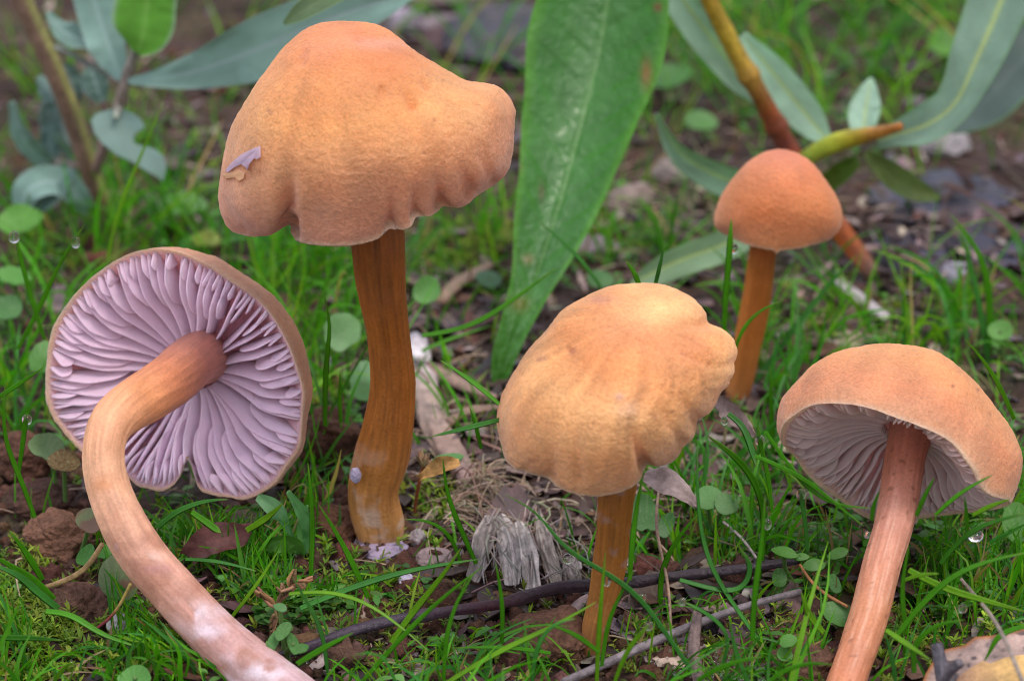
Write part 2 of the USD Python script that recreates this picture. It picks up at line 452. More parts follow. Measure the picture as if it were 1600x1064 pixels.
class Cap:
    """a cap: apex axis A, margin circle round C; outer skin, lip and gill-side skin in one closed mesh"""
    def __init__(s, C, A, R, H, conc, e=(0.85, 0.9), roll=0.16, lip=0.1, rstem=0.3, wob=(), nphi=420, nt=150, ns=40, seed=0):
        s.C, s.A = np.asarray(C, float), unit(A)
        s.R, s.H, s.conc, s.e, s.roll, s.lip, s.rstem, s.wob, s.seed = R, H, conc, e, roll, lip, rstem, wob, seed
        s.nphi, s.nt, s.ns = nphi, nt, ns
        back = np.array([0, 1.0, 0.0])
        s.E1 = unit(back - s.A * (back @ s.A)); s.E2 = np.cross(s.A, s.E1)
        s.warp = None
        s.droops = []

    def droop(s, ph):
        z = np.zeros_like(ph)
        for d, wdt, amt in s.droops:
            p0 = math.atan2(d @ s.E2, d @ s.E1)
            z = z + amt * np.exp(-(((ph - p0 + np.pi) % (2 * np.pi) - np.pi) / wdt) ** 2)
        return z

    def rw(s, ph):
        r = np.ones_like(ph)
        for k, a, p0 in s.wob:
            r = r + a * np.sin(k * ph + p0)
        return r

    def world(s, ph, r, z):
        return s.C + (r * np.cos(ph))[..., None] * s.E1 + (r * np.sin(ph))[..., None] * s.E2 + z[..., None] * s.A

    def outer(s, ph, t):
        a = t * (np.pi / 2 + s.roll)
        w = 1 + (s.rw(ph) - 1) * t ** 3
        r = s.R * np.sin(np.minimum(a, np.pi / 2)) ** s.e[0] * np.where(a > np.pi / 2, np.cos(a - np.pi / 2) ** .8, 1) * w
        z = s.H * np.sign(np.cos(a)) * np.abs(np.cos(a)) ** s.e[1] - s.droop(ph) * t ** 3
        return r, z

    def under(s, ph, q):
        """q 0 at the lip, 1 at the stem"""
        r0, z0 = s.outer(ph, np.ones_like(ph))
        r = (r0 - s.lip) * (1 - q) + s.rstem * q
        z = z0 + 0.02 + (s.conc + s.droop(ph)) * (1 - (1 - q) ** 1.7)
        return r, z

    def build(s, outline=None, centre=None, dents=(), hi=6.0, relief=0.022, fuzz=0.012):
        ph = np.linspace(0, 2 * np.pi, s.nphi, endpoint=False)
        t = np.linspace(0, 1, s.nt) ** .9
        PH, T = np.meshgrid(ph, t, indexing='xy')            # rows: t
        r, z = s.outer(PH, T)
        vo = s.world(PH, r, z)
        q = np.linspace(0, 1, s.ns)
        PH2, Q = np.meshgrid(ph, q, indexing='xy')
        r2, z2 = s.under(PH2, Q)
        vu = s.world(PH2, r2, z2)
        v = np.vstack([vo.reshape(-1, 3), vu.reshape(-1, 3)])
        nr = s.nt + s.ns
        f = grid_faces(nr, s.nphi, True)
        s.ph_all = np.concatenate([PH.ravel(), PH2.ravel()])
        s.t_all = np.concatenate([T.ravel(), (1 + Q).ravel()])
        if outline is not None:
            c = to_cam(v)
            s.cx, s.cy = centre
            NB = 720
            th = np.arange(NB) * 2 * np.pi / NB - np.pi
            dx, dy = c[:, 0] - s.cx, c[:, 1] - s.cy
            ang, rad = np.arctan2(dy, dx), np.hypot(dx, dy)
            b = ((ang + np.pi) / (2 * np.pi) * NB).astype(int) % NB
            R0 = np.zeros(NB); np.maximum.at(R0, b, rad)
            bad = R0 == 0
            if bad.any():
                R0[bad] = np.interp(np.flatnonzero(bad), np.flatnonzero(~bad), R0[~bad], period=NB)
            R0 = np.maximum(R0, smooth_ring(R0, 3))
            R1 = poly_radius(rounded(outline), s.cx, s.cy, th)
            ratio = smooth_ring(R1 / R0, 1.3)
            low = smooth_ring(ratio, 26)
            s.warp = (th, R0, low, ratio - low, hi)
            v = s.apply(v)
        n = meshkit.arrays((v, f), True)[2]
        if np.mean((n[:s.nphi * 5] @ s.A)) < 0:
            n = -n; f = f[:, ::-1]
        outer = s.t_all <= 1.0001
        amp = np.where(outer, relief, 0.0) * np.clip(s.t_all * 4, 0.3, 1)
        v = v + n * (amp * 2 * (fbm(v * 1.3 + s.seed, 3, s.seed) - .5))[:, None]
        for (x0, y0, x1, y1, wpx, depth) in dents:           # folds and pits of the skin, by where they lie
            c = to_cam(v)
            a, bb = np.array([x0, y0], float), np.array([x1, y1], float)
            e = bb - a
            tt = np.clip(((c[:, :2] - a) @ e) / max(e @ e, 1e-9), 0, 1)
            d = np.linalg.norm(c[:, :2] - (a + tt[:, None] * e), axis=1) / wpx
            facing = np.clip(-(n @ FWD) * 3 + .3, 0, 1)
            fall = np.exp(-d ** 2) * np.where(e @ e > 1, 1 - .85 * tt, 1) * facing * (s.t_all <= 1.35)
            v = v - n * (depth * fall)[:, None]
        v = v + n * (np.where(outer, fuzz, .003) * 2 * (fbm(v * 16.0, 3, s.seed + 3) - .5))[:, None]
        ring = (s.nphi * (nr - 1))
        v = np.vstack([v, v[ring:].mean(0)])
        i = np.arange(s.nphi)
        cap_f = np.stack([ring + i, ring + (i + 1) % s.nphi, np.full(s.nphi, len(v) - 1)], -1)
        if f[0, 0] != 0 or f[0, 1] != 1:
            cap_f = cap_f[:, ::-1]
        s.v, s.f = v, np.vstack([f, cap_f])
        s.ph_all = np.append(s.ph_all, 0); s.t_all = np.append(s.t_all, 2)
        return s

    def apply(s, v):
        if s.warp is None:
            return v
        th, R0, low, high, hi = s.warp
        c = to_cam(v)
        dx, dy = c[..., 0] - s.cx, c[..., 1] - s.cy
        ang, rad = np.arctan2(dy, dx), np.hypot(dx, dy)
        g = lambda a: np.interp(ang, th, a, period=2 * np.pi)
        rho = np.clip(rad / g(R0), 0, 1)
        k = g(low) + g(high) * rho ** hi
        c = c.copy(); c[..., 0] = s.cx + dx * k; c[..., 1] = s.cy + dy * k
        return from_cam(c)

    def gill(s, ph0, q0, q1, depth, thick, lean, seed, hang=None, n=14, sway=.012):
        """one gill from q0 (near the margin) to q1 (towards the stem)"""
        q = np.linspace(q0, q1, n)
        k = np.linspace(0, 1, n)
        full = q1 > .95
        prof = np.sin(np.clip(k / .38, 0, 1) * np.pi / 2) * (1 - .28 * k if full else np.sin(np.clip((1 - k) / .45, 0, 1) * np.pi / 2) ** .8)
        d = depth * prof + .004
        rr = np.random.default_rng(seed)
        ph = ph0 + sway * np.sin(k * rr.uniform(1.5, 3) + rr.uniform(0, 6)) * (1 - k * .5)
        r, z = s.under(ph, q)
        base = s.world(ph, r, z + .03)
        along = unit(np.gradient(base, axis=0))
        down = -s.A - along * (along @ -s.A)[:, None]
        down = unit(down)
        side = np.cross(along, down)
        lean = lean if hang is None else lean + .62 * np.tanh(side @ hang)
        lean = lean + .06 * np.sin(k * rr.uniform(2, 4) + rr.uniform(0, 6))
        tip = base + down * d[:, None] + side * (lean * d)[:, None]
        mid = base + down * (d * .55)[:, None] + side * (lean * .45 * d)[:, None]
        w = thick * np.minimum(1, r / s.R * 1.6 + .25)
        w = np.minimum(w, d * .45 + .006)[:, None]
        ring = [base + side * w * .75, mid + side * w * .6, tip + side * w * .35 - down * .01, tip + down * w * .3 , tip - side * w * .35 - down * .01, mid - side * w * .6, base - side * w * .75]
        v = np.stack(ring, 1)
        v = s.apply(v.reshape(-1, 3))
        f = grid_faces(n, 7, True)
        e = np.array([[0, i + 1, i] for i in range(1, 6)])
        f = np.vstack([f, e, e[:, ::-1] + 7 * (n - 1)])
        return v, f, np.tile(np.linspace(0, 1, 1), 1), np.repeat(k, 7), np.tile([0, .55, .95, 1, .95, .55, 0], n)


def stem_mesh(pix, n=72, k=160, seed=0, ridge=0.012, knob=0.03):
    """pix: (px, py, Y, full width in px) from the top down"""
    pts = np.array([np.append(P(a, b, Y), cm_of(w, P(a, b, Y)) / 2) for a, b, Y, w in pix])
    sp = spline(pts, k)
    v, f, uv = tube(sp[:, :3], sp[:, 3], n)
    nrm = meshkit.arrays((v, f), True)[2]
    a = uv[:, 0] * 2 * np.pi
    L = uv[:, 1]
    fib = fbm(np.stack([np.cos(a) * 7, np.sin(a) * 7, L * .8 + seed], -1), 3, seed) - .5
    big = fbm(np.stack([np.cos(a) * 1.2, np.sin(a) * 1.2, L * .9 + seed], -1), 2, seed + 4) - .5
    fine = fbm(v * 14, 2, seed + 9) - .5
    v = v + nrm * (ridge * 2 * fib + knob * 2 * big + .008 * fine)[:, None]
    fibre = fbm(np.stack([np.cos(a) * 11, np.sin(a) * 11, L * 1.6 + seed], -1), 3, seed + 2)
    return v, f, a, L / L.max(), fibre, sp


def ramp(x, stops):
    xs = [s[0] for s in stops]
    cs = np.array([s[1] for s in stops], float)
    return np.stack([np.interp(x, xs, cs[:, i]) for i in range(3)], -1)


def cap_tint(cap, stops, streak=.25, flesh=(.50, .30, .24), margin=(.62, .40, .26), blot=.2, spots=()):
    ph, t, v = cap.ph_all, cap.t_all, cap.v
    c = ramp(np.clip(t, 0, 1), stops)
    st = fbm(np.stack([np.cos(ph) * 6, np.sin(ph) * 6, t * 1.6 + cap.seed], -1), 4, cap.seed + 1) - .5
    bl = fbm(v * 1.4 + cap.seed * 3.3, 3, cap.seed + 5) - .5
    k = (1 + streak * 2 * st * np.clip(t * 3, 0, 1) * np.clip(1.2 - t * .6, 0, 1) + blot * 2 * bl)[:, None]
    c = c * k
    hue = fbm(v * 2.1 + 9, 2, cap.seed + 6)[:, None] - .5
    c = c * (1 + hue * np.array([0.1, -.12, -.3]))
    rim = np.exp(-((t - 1.0) / .018) ** 2)[:, None] * .8
    c = c * (1 - rim) + np.asarray(margin) * rim
    sp = np.clip((noise(v * 9.0 + cap.seed, cap.seed + 8) - .86) * 12, 0, 1)[:, None] * .45 * np.clip((fbm(v * 1.1 + 2, 2, cap.seed + 9) - .42) * 6, 0, 1)[:, None]
    c = c * (1 - sp) + np.array([.30, .12, .06]) * sp
    u = (t > 1.02)[:, None]
    c = np.where(u, np.asarray(flesh) * (1 + .2 * bl[:, None]), c)
    if spots:
        cc = to_cam(v)
        face = t <= 1.0
        for (x, y, rx, ry, col, amt) in spots:               # bruises and worn places of the skin
            d = np.hypot((cc[:, 0] - x) / rx, (cc[:, 1] - y) / ry) * (1 + .5 * (fbm(v * 5, 2, 8) - .5))
            w = (np.exp(-d ** 2 * 1.5) * amt * face)[:, None]
            c = c * (1 - w) + np.asarray(col) * w
    return c


def zoomed(pts, x0, y0, s):
    return [(x0 + a / s, y0 + b / s) for a, b in pts]


cap_masks = []                                         # what the low plants must not stand in front of or grow through


def guard(outline, depthY):
    cap_masks.append((Polygon(outline).buffer(6), depthY))


GILL_LIT = np.array([0.86, 0.57, 0.72])
APEX, MID, EDGE = (.60, .20, .075), (.64, .27, .10), (.50, .21, .12)

# --- the tall mushroom, left of the middle
out1 = zoomed([(600,38),(540,38),(480,45),(440,58),(400,80),(360,112),(320,150),(270,215),(215,290),(160,385),(130,430),(105,480),(75,580),(60,680),(52,760),(60,810),(75,860),(110,910),(180,930),(265,930),(310,910),(335,885),(344,862),(352,862),(358,915),(380,950),(440,965),(530,970),(610,970),(680,955),(735,935),(762,905),(770,898),(790,905),(830,905),(865,890),(875,855),(885,848),(930,850),(965,832),(985,803),(1000,803),(1050,810),(1090,798),(1110,785),(1150,750),(1220,710),(1270,660),(1282,560),(1285,440),(1292,415),(1265,350),(1220,305),(1150,290),(1080,285),(1000,235),(920,190),(850,140),(780,80),(740,60),(700,45),(650,39)], 320, 20, 2.66)
base1 = P(590, 862, 0.0)
C1 = P(572, 292, 0.0)
cap1 = Cap(C1, (-.10, -.05, 1), 1.95, 2.1, 1.0, e=(1.0, .78), roll=.18, seed=1, wob=((5, .03, 1.), (9, .02, .4)), nphi=560, nt=220)
cap1.build(out1, (572, 230), dents=[
    (447, 368, 452, 262, 13, .26), (610, 368, 612, 300, 8, .13), (652, 340, 648, 288, 8, .11), (692, 325, 682, 276, 9, .12), (738, 305, 722, 262, 10, .09), (770, 285, 752, 235, 9, .06),
    (668, 135, 655, 120, 6, .07), (645, 165, 632, 140, 7, .08), (598, 142, 590, 175, 9, .05), (468, 95, 476, 70, 9, .05), (560, 58, 620, 62, 8, .04), (400, 268, 362, 285, 14, .06)], relief=.03)
m1 = thing('mushroom', base1, 'tallest mushroom with bell-shaped torn tan cap facing away on a thick stem', 'mushroom')
c1 = obj('cap', (cap1.v, cap1.f), 'cap_felt', m1, tint=cap_tint(cap1, [(0, APEX), (.25, (.63, .225, .07)), (.5, (.68, .30, .10)), (.72, (.57, .255, .115)), (1, (.47, .21, .13))], spots=[
    (500, 80, 45, 25, (.60, .24, .12), .5), (600, 70, 70, 14, (.62, .29, .2), .6), (600, 100, 70, 30, (.58, .18, .055), .6), (645, 150, 12, 30, (.60, .22, .06), .6), (560, 130, 60, 40, (.60, .235, .085), .5)]))
s1 = [(588, 300, .25, 82), (590, 350, .15, 83), (592, 384, .1, 84), (596, 444, .05, 78), (600, 476, 0, 73), (607, 524, 0, 67), (611, 560, 0, 68), (613, 613, 0, 69), (609, 650, 0, 74), (602, 690, 0, 81), (594, 722, 0, 85), (585, 756, 0, 79), (585, 788, 0, 79), (591, 824, 0, 77), (592, 850, 0, 66), (592, 880, 0, 60)]
v, f, a, L, fib, sp1 = stem_mesh(s1, seed=1, ridge=.014)
tn = ramp(L, [(0, (.23, .075, .010)), (.35, (.26, .085, .012)), (.6, (.29, .10, .016)), (.75, (.36, .15, .035)), (.9, (.42, .21, .07)), (.97, (.50, .36, .34)), (1, (.5, .38, .42))]) * (0.5 + 1.0 * fib)[:, None]
sk = np.clip((fbm(v * 2.6, 3, 77) - .56) * 8, 0, 1)[:, None] * np.clip((L - .62) * 5, 0, 1)[:, None] * .55
tn = tn * (1 - sk) + np.array([.52, .42, .36]) * sk
obj('stem', (v, f), 'stem_fibre', m1, tint=tn)
# torn flap of flesh on its cap
fl = zoomed([(85,655),(110,625),(150,590),(200,565),(230,555),(232,600),(215,610),(205,605),(185,630),(178,655),(165,640),(150,630),(120,645),(95,665)], 320, 20, 2.66)


def on_cap(cap, px, py, lift=0.02):
    c = to_cam(cap.v)
    d = np.hypot(c[:, 0] - px, c[:, 1] - py)
    near = np.argsort(d)[:60]
    near = near[c[near, 2] < c[near, 2].min() + .3][:16]
    return from_cam(np.array([px, py, c[near, 2].mean() - lift]))


def patch_on(cap, poly, thick, lift=.02, size=6):
    """a flake that lies on the cap's skin"""
    pg = Polygon(poly)
    mm = trimesh.creation.extrude_polygon(pg, 1.0, engine='earcut')
    v, f = trimesh.remesh.subdivide_to_size(mm.vertices, mm.faces, size, max_iter=12)
    return np.array([on_cap(cap, x, y, lift + (thick if z > .5 else 0)) for x, y, z in v]), f


v, f = patch_on(cap1, fl, .06)
obj('torn_flap', (v, f), 'gill_flesh', m1, tint=np.tile([.46, .34, .45], (len(v), 1)), label='torn lilac flap of gill flesh stuck to the cap')
fl2 = zoomed([(70,670),(110,665),(140,655),(165,665),(160,690),(140,700),(125,685),(90,690)], 320, 20, 2.66)
v, f = patch_on(cap1, fl2, .05)
obj('torn_edge', (v, f), 'gill_flesh', m1, tint=np.tile([.62, .33, .16], (len(v), 1)))
guard(out1, 2.0)

# --- the mushroom at the left, gills towards us, on a bent stem
out2 = zoomed([(600,62),(500,80),(420,120),(350,170),(290,230),(235,300),(195,370),(180,450),(168,550),(172,640),(195,700),(240,760),(310,840),(400,905),(485,935),(520,970),(560,975),(610,988),(655,965),(680,930),(694,895),(703,850),(718,850),(726,900),(735,940),(755,985),(820,1003),(870,1008),(915,1022),(980,1000),(1050,960),(1090,900),(1150,830),(1160,700),(1182,610),(1168,520),(1150,430),(1100,330),(1040,250),(960,190),(880,140),(820,100),(780,90),(700,66)], 0, 360, 2.417)


def cam_dir(r, u, b):
    return unit(r * RIGHT + u * UP - b * FWD)


A2 = -cam_dir(-.27, -.20, .94)
C2 = P(274, 588, 0.3)
cap2 = Cap(C2, A2, 1.72, 1.5, .95, e=(.75, .9), roll=.03, lip=.02, rstem=.33, seed=2, wob=((3, .02, .3), (7, .012, 2.)), nphi=520, nt=90)
cap2.build(out2, (276, 584), hi=5.0, relief=.02)
m2 = thing('mushroom', P(440, 1064, -4.2), 'mushroom tipped to show its whole pink gill disc, stem hooked and pale', 'mushroom')
c2 = obj('cap', (cap2.v, cap2.f), 'cap_felt', m2, tint=cap_tint(cap2, [(0, APEX), (.6, (.55, .24, .10)), (1, (.50, .235, .13))], flesh=(.54, .30, .34), margin=(.55, .33, .22)))
gr = np.random.default_rng(5)
NL = 32
# the attachment ring follows the stem; angle of the notch at the lower margin
tt = np.arange(NL) / NL * 2 * np.pi
for i in range(NL):
    ph = tt[i] + gr.normal(0, .018)
    pieces = [(ph, .0, 1.0, .36 + gr.uniform(-.03, .03), .042)]
    step = 2 * np.pi / NL
    pieces.append((ph + step * .5 + gr.normal(0, .01), .0, gr.uniform(.5, .75), .30, .040))
    if gr.random() < .92:
        pieces.append((ph + step * .26 + gr.normal(0, .008), .0, gr.uniform(.16, .36), .20, .034))
    if gr.random() < .92:
        pieces.append((ph + step * .75 + gr.normal(0, .008), .0, gr.uniform(.14, .32), .18, .034))
    for (p_, q0, q1, dep, th) in pieces:
        gv, gf, _, gk, gd = cap2.gill(p_, q0, q1, dep, th, gr.normal(.05, .06), int(gr.integers(1e9)), hang=-.95 * UP - .55 * RIGHT, n=18 if q1 > .9 else 14)
        sh = 1 + gr.normal(0, .04)
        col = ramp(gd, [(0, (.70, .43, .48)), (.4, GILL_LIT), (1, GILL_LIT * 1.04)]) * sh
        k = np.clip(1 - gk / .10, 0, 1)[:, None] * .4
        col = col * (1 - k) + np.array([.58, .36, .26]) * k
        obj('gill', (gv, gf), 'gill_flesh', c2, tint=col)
att2 = cap2.apply(cap2.world(np.array([0.]), np.array([0.]), np.array([cap2.conc + .1])))[0]
ca = to_cam(att2)
s2 = [(ca[0] + 8, ca[1] - 6, att2[1], 84), (308, 560, att2[1] - .55, 84), (269, 591, -.35, 84), (225, 621, -1.05, 81), (189, 647, -1.6, 74), (169, 674, -1.95, 68), (162, 706, -2.15, 65), (164, 740, -2.3, 67), (177, 786, -2.5, 70), (201, 834, -2.7, 74), (234, 884, -2.9, 75), (277, 930, -3.1, 76), (323, 978, -3.35, 78), (373, 1026, -3.7, 83), (423, 1068, -4.1, 88), (465, 1102, -4.5, 92), (500, 1130, -4.9, 92)]
v, f, a, L, fib, sp2 = stem_mesh(s2, n=84, k=220, seed=2, ridge=.008, knob=.03)
tn = ramp(L, [(0, (.46, .20, .15)), (.15, (.48, .19, .13)), (.24, (.58, .21, .10)), (.32, (.68, .28, .12)), (.45, (.76, .40, .23)), (.6, (.66, .34, .23)), (.75, (.50, .25, .20)), (1, (.60, .42, .45))]) * (0.65 + .7 * fib)[:, None]
bl = fbm(v * 1.5 + 3, 4, 21)
k = (np.clip((bl - .50) * 7, 0, 1) * np.clip((L - .66) * 6, 0, 1) * .85)[:, None]
tn = tn * (1 - k) + np.array([.76, .60, .66]) * k
bl2 = fbm(v * 1.9 + 8, 3, 33)
k = (np.clip((bl2 - .54) * 9, 0, 1) * np.clip((L - .42) * 6, 0, 1) * .7)[:, None]
tn = tn * (1 - k) + np.array([.36, .16, .10]) * k
cc = to_cam(v)
for (x, y, rx, ry, col, am) in [(182, 797, 14, 10, (.50, .15, .07), .8), (165, 757, 22, 14, (.62, .25, .10), .6), (186, 855, 5, 5, (.45, .38, .5), .8), (246, 888, 22, 8, (.42, .2, .19), .7), (240, 870, 14, 8, (.75, .5, .42), .6),
                                (300, 955, 30, 14, (.78, .62, .66), .8), (322, 985, 34, 14, (.76, .6, .66), .7), (410, 1050, 34, 16, (.80, .68, .74), .7), (292, 938, 12, 7, (.32, .15, .09), .6), (285, 988, 18, 12, (.40, .2, .11), .6), (380, 1040, 7, 6, (.25, .1, .08), .8)]:
    w = (np.exp(-((cc[:, 0] - x) / rx) ** 2 - ((cc[:, 1] - y) / ry) ** 2) * am)[:, None]
    w = np.clip(w * 1.25, 0, 1) * np.clip((fbm(v * np.array([4., 4., 2.5]), 4, 5) - .40) * 7, 0, 1)[:, None]
    tn = tn * (1 - w) + np.array(col) * w
obj('stem', (v, f), 'stem_fibre', m2, tint=tn)
guard(out2, 1.4)
guard([(130, 640), (230, 560), (300, 520), (345, 590), (200, 700), (215, 780), (300, 890), (480, 1050), (500, 1080), (400, 1080), (250, 960), (140, 800)], -1.2)

# --- the mushroom right of the middle, cap tilted towards us
out3 = zoomed([(600,118),(560,128),(520,140),(450,175),(400,203),(370,225),(335,265),(300,310),(240,370),(190,430),(150,500),(115,580),(98,650),(96,720),(115,790),(128,835),(140,860),(160,882),(180,893),(195,888),(230,908),(260,914),(290,918),(320,937),(345,958),(370,972),(400,985),(415,983),(430,992),(480,997),(520,998),(560,993),(600,982),(660,957),(692,925),(706,895),(713,868),(725,862),(760,877),(790,872),(820,862),(850,830),(866,800),(880,790),(915,750),(922,720),(928,690),(935,680),(985,647),(1010,600),(1022,565),(1050,545),(1065,530),(1064,515),(1085,492),(1088,470),(1082,440),(1098,420),(1102,395),(1090,360),(1075,335),(1040,308),(1000,290),(975,272),(968,245),(950,215),(920,185),(895,165),(860,145),(800,122),(740,113),(680,112)], 740, 400, 2.66)
A3 = unit(np.array([.02, -.30, 1.0]) + .12 * RIGHT)
C3 = P(958, 668, -2.5)
cap3 = Cap(C3, A3, 1.62, 1.55, .9, e=(.92, .88), roll=.22, seed=3, wob=((4, .02, .5), (9, .02, 1.4)), nphi=520, nt=200)
cap3.build(out3, (955, 625), dents=[(1008, 728, 985, 660, 9, .10), (1068, 692, 1030, 640, 9, .05), (1090, 655, 1045, 600, 10, .04), (1110, 570, 1050, 545, 8, .03), (905, 748, 895, 640, 9, .04), (860, 745, 862, 680, 9, .04),
                                    (890, 548, 892, 552, 6, .03), (1105, 505, 1040, 512, 9, .05), (968, 625, 972, 632, 10, -.03), (930, 470, 900, 500, 16, .03)], relief=.035)
base3 = P(925, 1004, -2.7)
m3 = thing('mushroom', base3, 'mushroom with a golden scalloped cap hiding the top of its short stem', 'mushroom')
obj('cap', (cap3.v, cap3.f), 'cap_felt', m3, tint=cap_tint(cap3, [(0, (.62, .23, .09)), (.2, (.65, .26, .09)), (.45, (.71, .35, .135)), (.75, (.60, .28, .11)), (1, (.51, .215, .09))], streak=.48, spots=[
    (938, 468, 30, 10, (.42, .18, .12), .7), (895, 549, 9, 8, (.38, .15, .08), .7), (850, 560, 8, 6, (.36, .17, .10), .6), (842, 562, 5, 4, (.3, .14, .08), .6), (968, 620, 8, 6, (.42, .24, .2), .7), (1030, 482, 75, 36, (.80, .50, .21), .75), (930, 690, 110, 24, (.70, .38, .16), .4), (980, 640, 24, 16, (.74, .42, .24), .5),
    (880, 515, 30, 20, (.60, .20, .06), .4), (1080, 540, 40, 50, (.52, .21, .095), .5)]))
s3 = [(978, 690, -2.35, 60), (970, 730, -2.4, 58), (964, 772, -2.45, 57), (959, 831, -2.5, 53), (954, 877, -2.55, 52), (942, 938, -2.62, 46), (928, 1000, -2.7, 42), (924, 1025, -2.7, 40)]
v, f, a, L, fib, sp3 = stem_mesh(s3, seed=3, k=120, ridge=.012)
tn = ramp(L, [(0, (.28, .105, .016)), (.5, (.30, .115, .018)), (.8, (.30, .13, .03)), (1, (.28, .13, .05))]) * (0.55 + .9 * fib)[:, None]
sk = (np.clip((fbm(v * 4.5, 3, 61) - .62) * 9, 0, 1) * .6)[:, None]
tn = tn * (1 - sk) + np.array([.30, .18, .14]) * sk
obj('stem', (v, f), 'stem_fibre', m3, tint=tn)
guard(out3, -1.0)

# --- the small mushroom behind, right
out4 = zoomed([(520,80),(490,85),(460,95),(430,113),(400,135),(350,190),(310,250),(288,310),(280,345),(282,370),(300,390),(340,415),(390,438),(440,452),(480,458),(520,461),(560,459),(600,455),(625,450),(640,443),(660,442),(690,433),(715,424),(755,390),(765,355),(765,330),(757,290),(745,262),(725,230),(690,180),(665,146),(640,120),(590,92),(555,83)], 1000, 200, 2.4175)
C4 = P(1217, 350, 5.1)
cap4 = Cap(C4, (.02, 0, 1), 1.02, 1.2, .7, e=(.88, .85), roll=.2, rstem=.2, seed=4, wob=((5, .01, 1.),), nphi=360, nt=150)
cap4.build(out4, (1217, 320), relief=.015)
base4 = P(1153, 615, 5.0)
m4 = thing('mushroom', base4, 'smallest mushroom with a smooth rounded orange cap behind the others', 'mushroom')
obj('cap', (cap4.v, cap4.f), 'cap_felt', m4, tint=cap_tint(cap4, [(0, (.53, .17, .085)), (.3, (.55, .18, .07)), (.6, (.55, .185, .06)), (1, (.53, .20, .08))], streak=.06, blot=.07))
s4 = [(1200, 335, 5.2, 42), (1196, 365, 5.15, 41), (1191, 395, 5.1, 41), (1181, 469, 5.05, 43), (1169, 531, 5., 44), (1160, 580, 5., 42), (1152, 622, 5., 40), (1150, 640, 5., 38)]
v, f, a, L, fib, sp4 = stem_mesh(s4, seed=4, k=110, n=56)
tn = ramp(L, [(0, (.35, .11, .016)), (.6, (.37, .12, .018)), (.85, (.36, .14, .035)), (1, (.34, .15, .06))]) * (0.78 + .44 * fib)[:, None]
obj('stem', (v, f), 'stem_fibre', m4, tint=tn)
guard(out4, 6.2)

# --- the mushroom at the right edge, seen from below
out5 = zoomed([(600,113),(540,118),(500,125),(450,133),(400,145),(360,160),(320,180),(285,203),(250,230),(190,300),(130,370),(107,450),(105,530),(130,590),(190,650),(230,720),(300,790),(380,840),(450,890),(520,935),(600,950),(680,955),(760,945),(900,925),(1000,915),(1130,900),(1210,885),(1238,830),(1262,740),(1272,650),(1250,580),(1210,500),(1150,420),(1090,350),(1060,310),(1020,270),(940,200),(860,150),(810,133),(760,122),(680,115)], 1180, 500, 3.04)
A5 = -cam_dir(-.30, -.84, .47)
C5 = P(1402, 722, -1.1)
cap5 = Cap(C5, A5, 1.66, 1.42, .72, e=(.72, .85), roll=.08, lip=.035, rstem=.33, seed=5, wob=((3, .015, .3), (6, .015, 2.), (13, .006, 1.)), nphi=520, nt=150)
f5 = .14 * RIGHT + .39 * UP - .78 * FWD
r5 = .91 * RIGHT - .25 * UP - .14 * FWD
cap5.droops = [(f5 + 1.1 * r5, .42, .42), (f5 - .1 * r5, .35, .10), (f5 + .45 * r5, .12, .06)]
cap5.build(out5, (1404, 725), hi=5.0, relief=.025)
m5 = thing('mushroom', P(1306, 1110, -4.6), 'leaning mushroom with pink ribbed stem, brown gills shaded under its cap', 'mushroom')
c5 = obj('cap', (cap5.v, cap5.f), 'cap_felt', m5, tint=cap_tint(cap5, [(0, APEX), (.3, (.60, .24, .08)), (.6, (.61, .265, .10)), (.85, (.60, .24, .11)), (1, (.60, .27, .14))], flesh=(.66, .40, .38), margin=(.64, .42, .28), spots=[
    (1489, 603, 3, 3, (.2, .08, .04), .9), (1528, 609, 3, 3, (.25, .1, .05), .8)]))
NL = 30
for i in range(NL):
    ph = i / NL * 2 * np.pi + gr.normal(0, .02)
    step = 2 * np.pi / NL
    pieces = [(ph, .0, 1.0, .22 + gr.uniform(-.03, .03), .05), (ph + step * .5 + gr.normal(0, .01), .0, gr.uniform(.4, .65), .2, .038)]
    if gr.random() < .8:
        pieces.append((ph + step * .27, .0, gr.uniform(.15, .32), .12, .032))
    if gr.random() < .8:
        pieces.append((ph + step * .75, .0, gr.uniform(.15, .3), .12, .032))
    for (p_, q0, q1, dep, th) in pieces:
        gv, gf, _, gk, gd = cap5.gill(p_, q0, q1, dep, th, gr.normal(.05, .06), int(gr.integers(1e9)), hang=-.5 * UP - .6 * RIGHT, n=18 if q1 > .9 else 14)
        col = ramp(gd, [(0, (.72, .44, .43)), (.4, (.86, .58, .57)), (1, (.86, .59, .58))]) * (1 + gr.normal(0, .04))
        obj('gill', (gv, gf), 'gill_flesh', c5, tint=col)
att5 = cap5.apply(cap5.world(np.array([0.]), np.array([0.]), np.array([cap5.conc + .12])))[0]
ca = to_cam(att5)
e5 = P(1306, 1112, -4.65)
s5 = []
for (x, y, w) in [(1428, 652, 78), (1420, 690, 66), (1412, 730, 63), (1402, 796, 62), (1388, 849, 60), (1379, 880, 60), (1364, 942, 61), (1343, 1007, 60), (1323, 1063, 60), (1306, 1112, 60)]:
    k = (y - ca[1]) / (1112 - ca[1])
    s5.append((x, y, att5[1] + (e5[1] - att5[1]) * k, w))
s5 = [(ca[0] + 2, ca[1] - 8, att5[1] + .1, 84)] + s5
v, f, a, L, fib, sp5 = stem_mesh(s5, seed=5, k=200, ridge=.016, knob=.015)
tn = ramp(L, [(0, (.56, .20, .13)), (.2, (.60, .225, .14)), (.4, (.60, .26, .18)), (.7, (.60, .24, .12)), (1, (.57, .20, .10))])
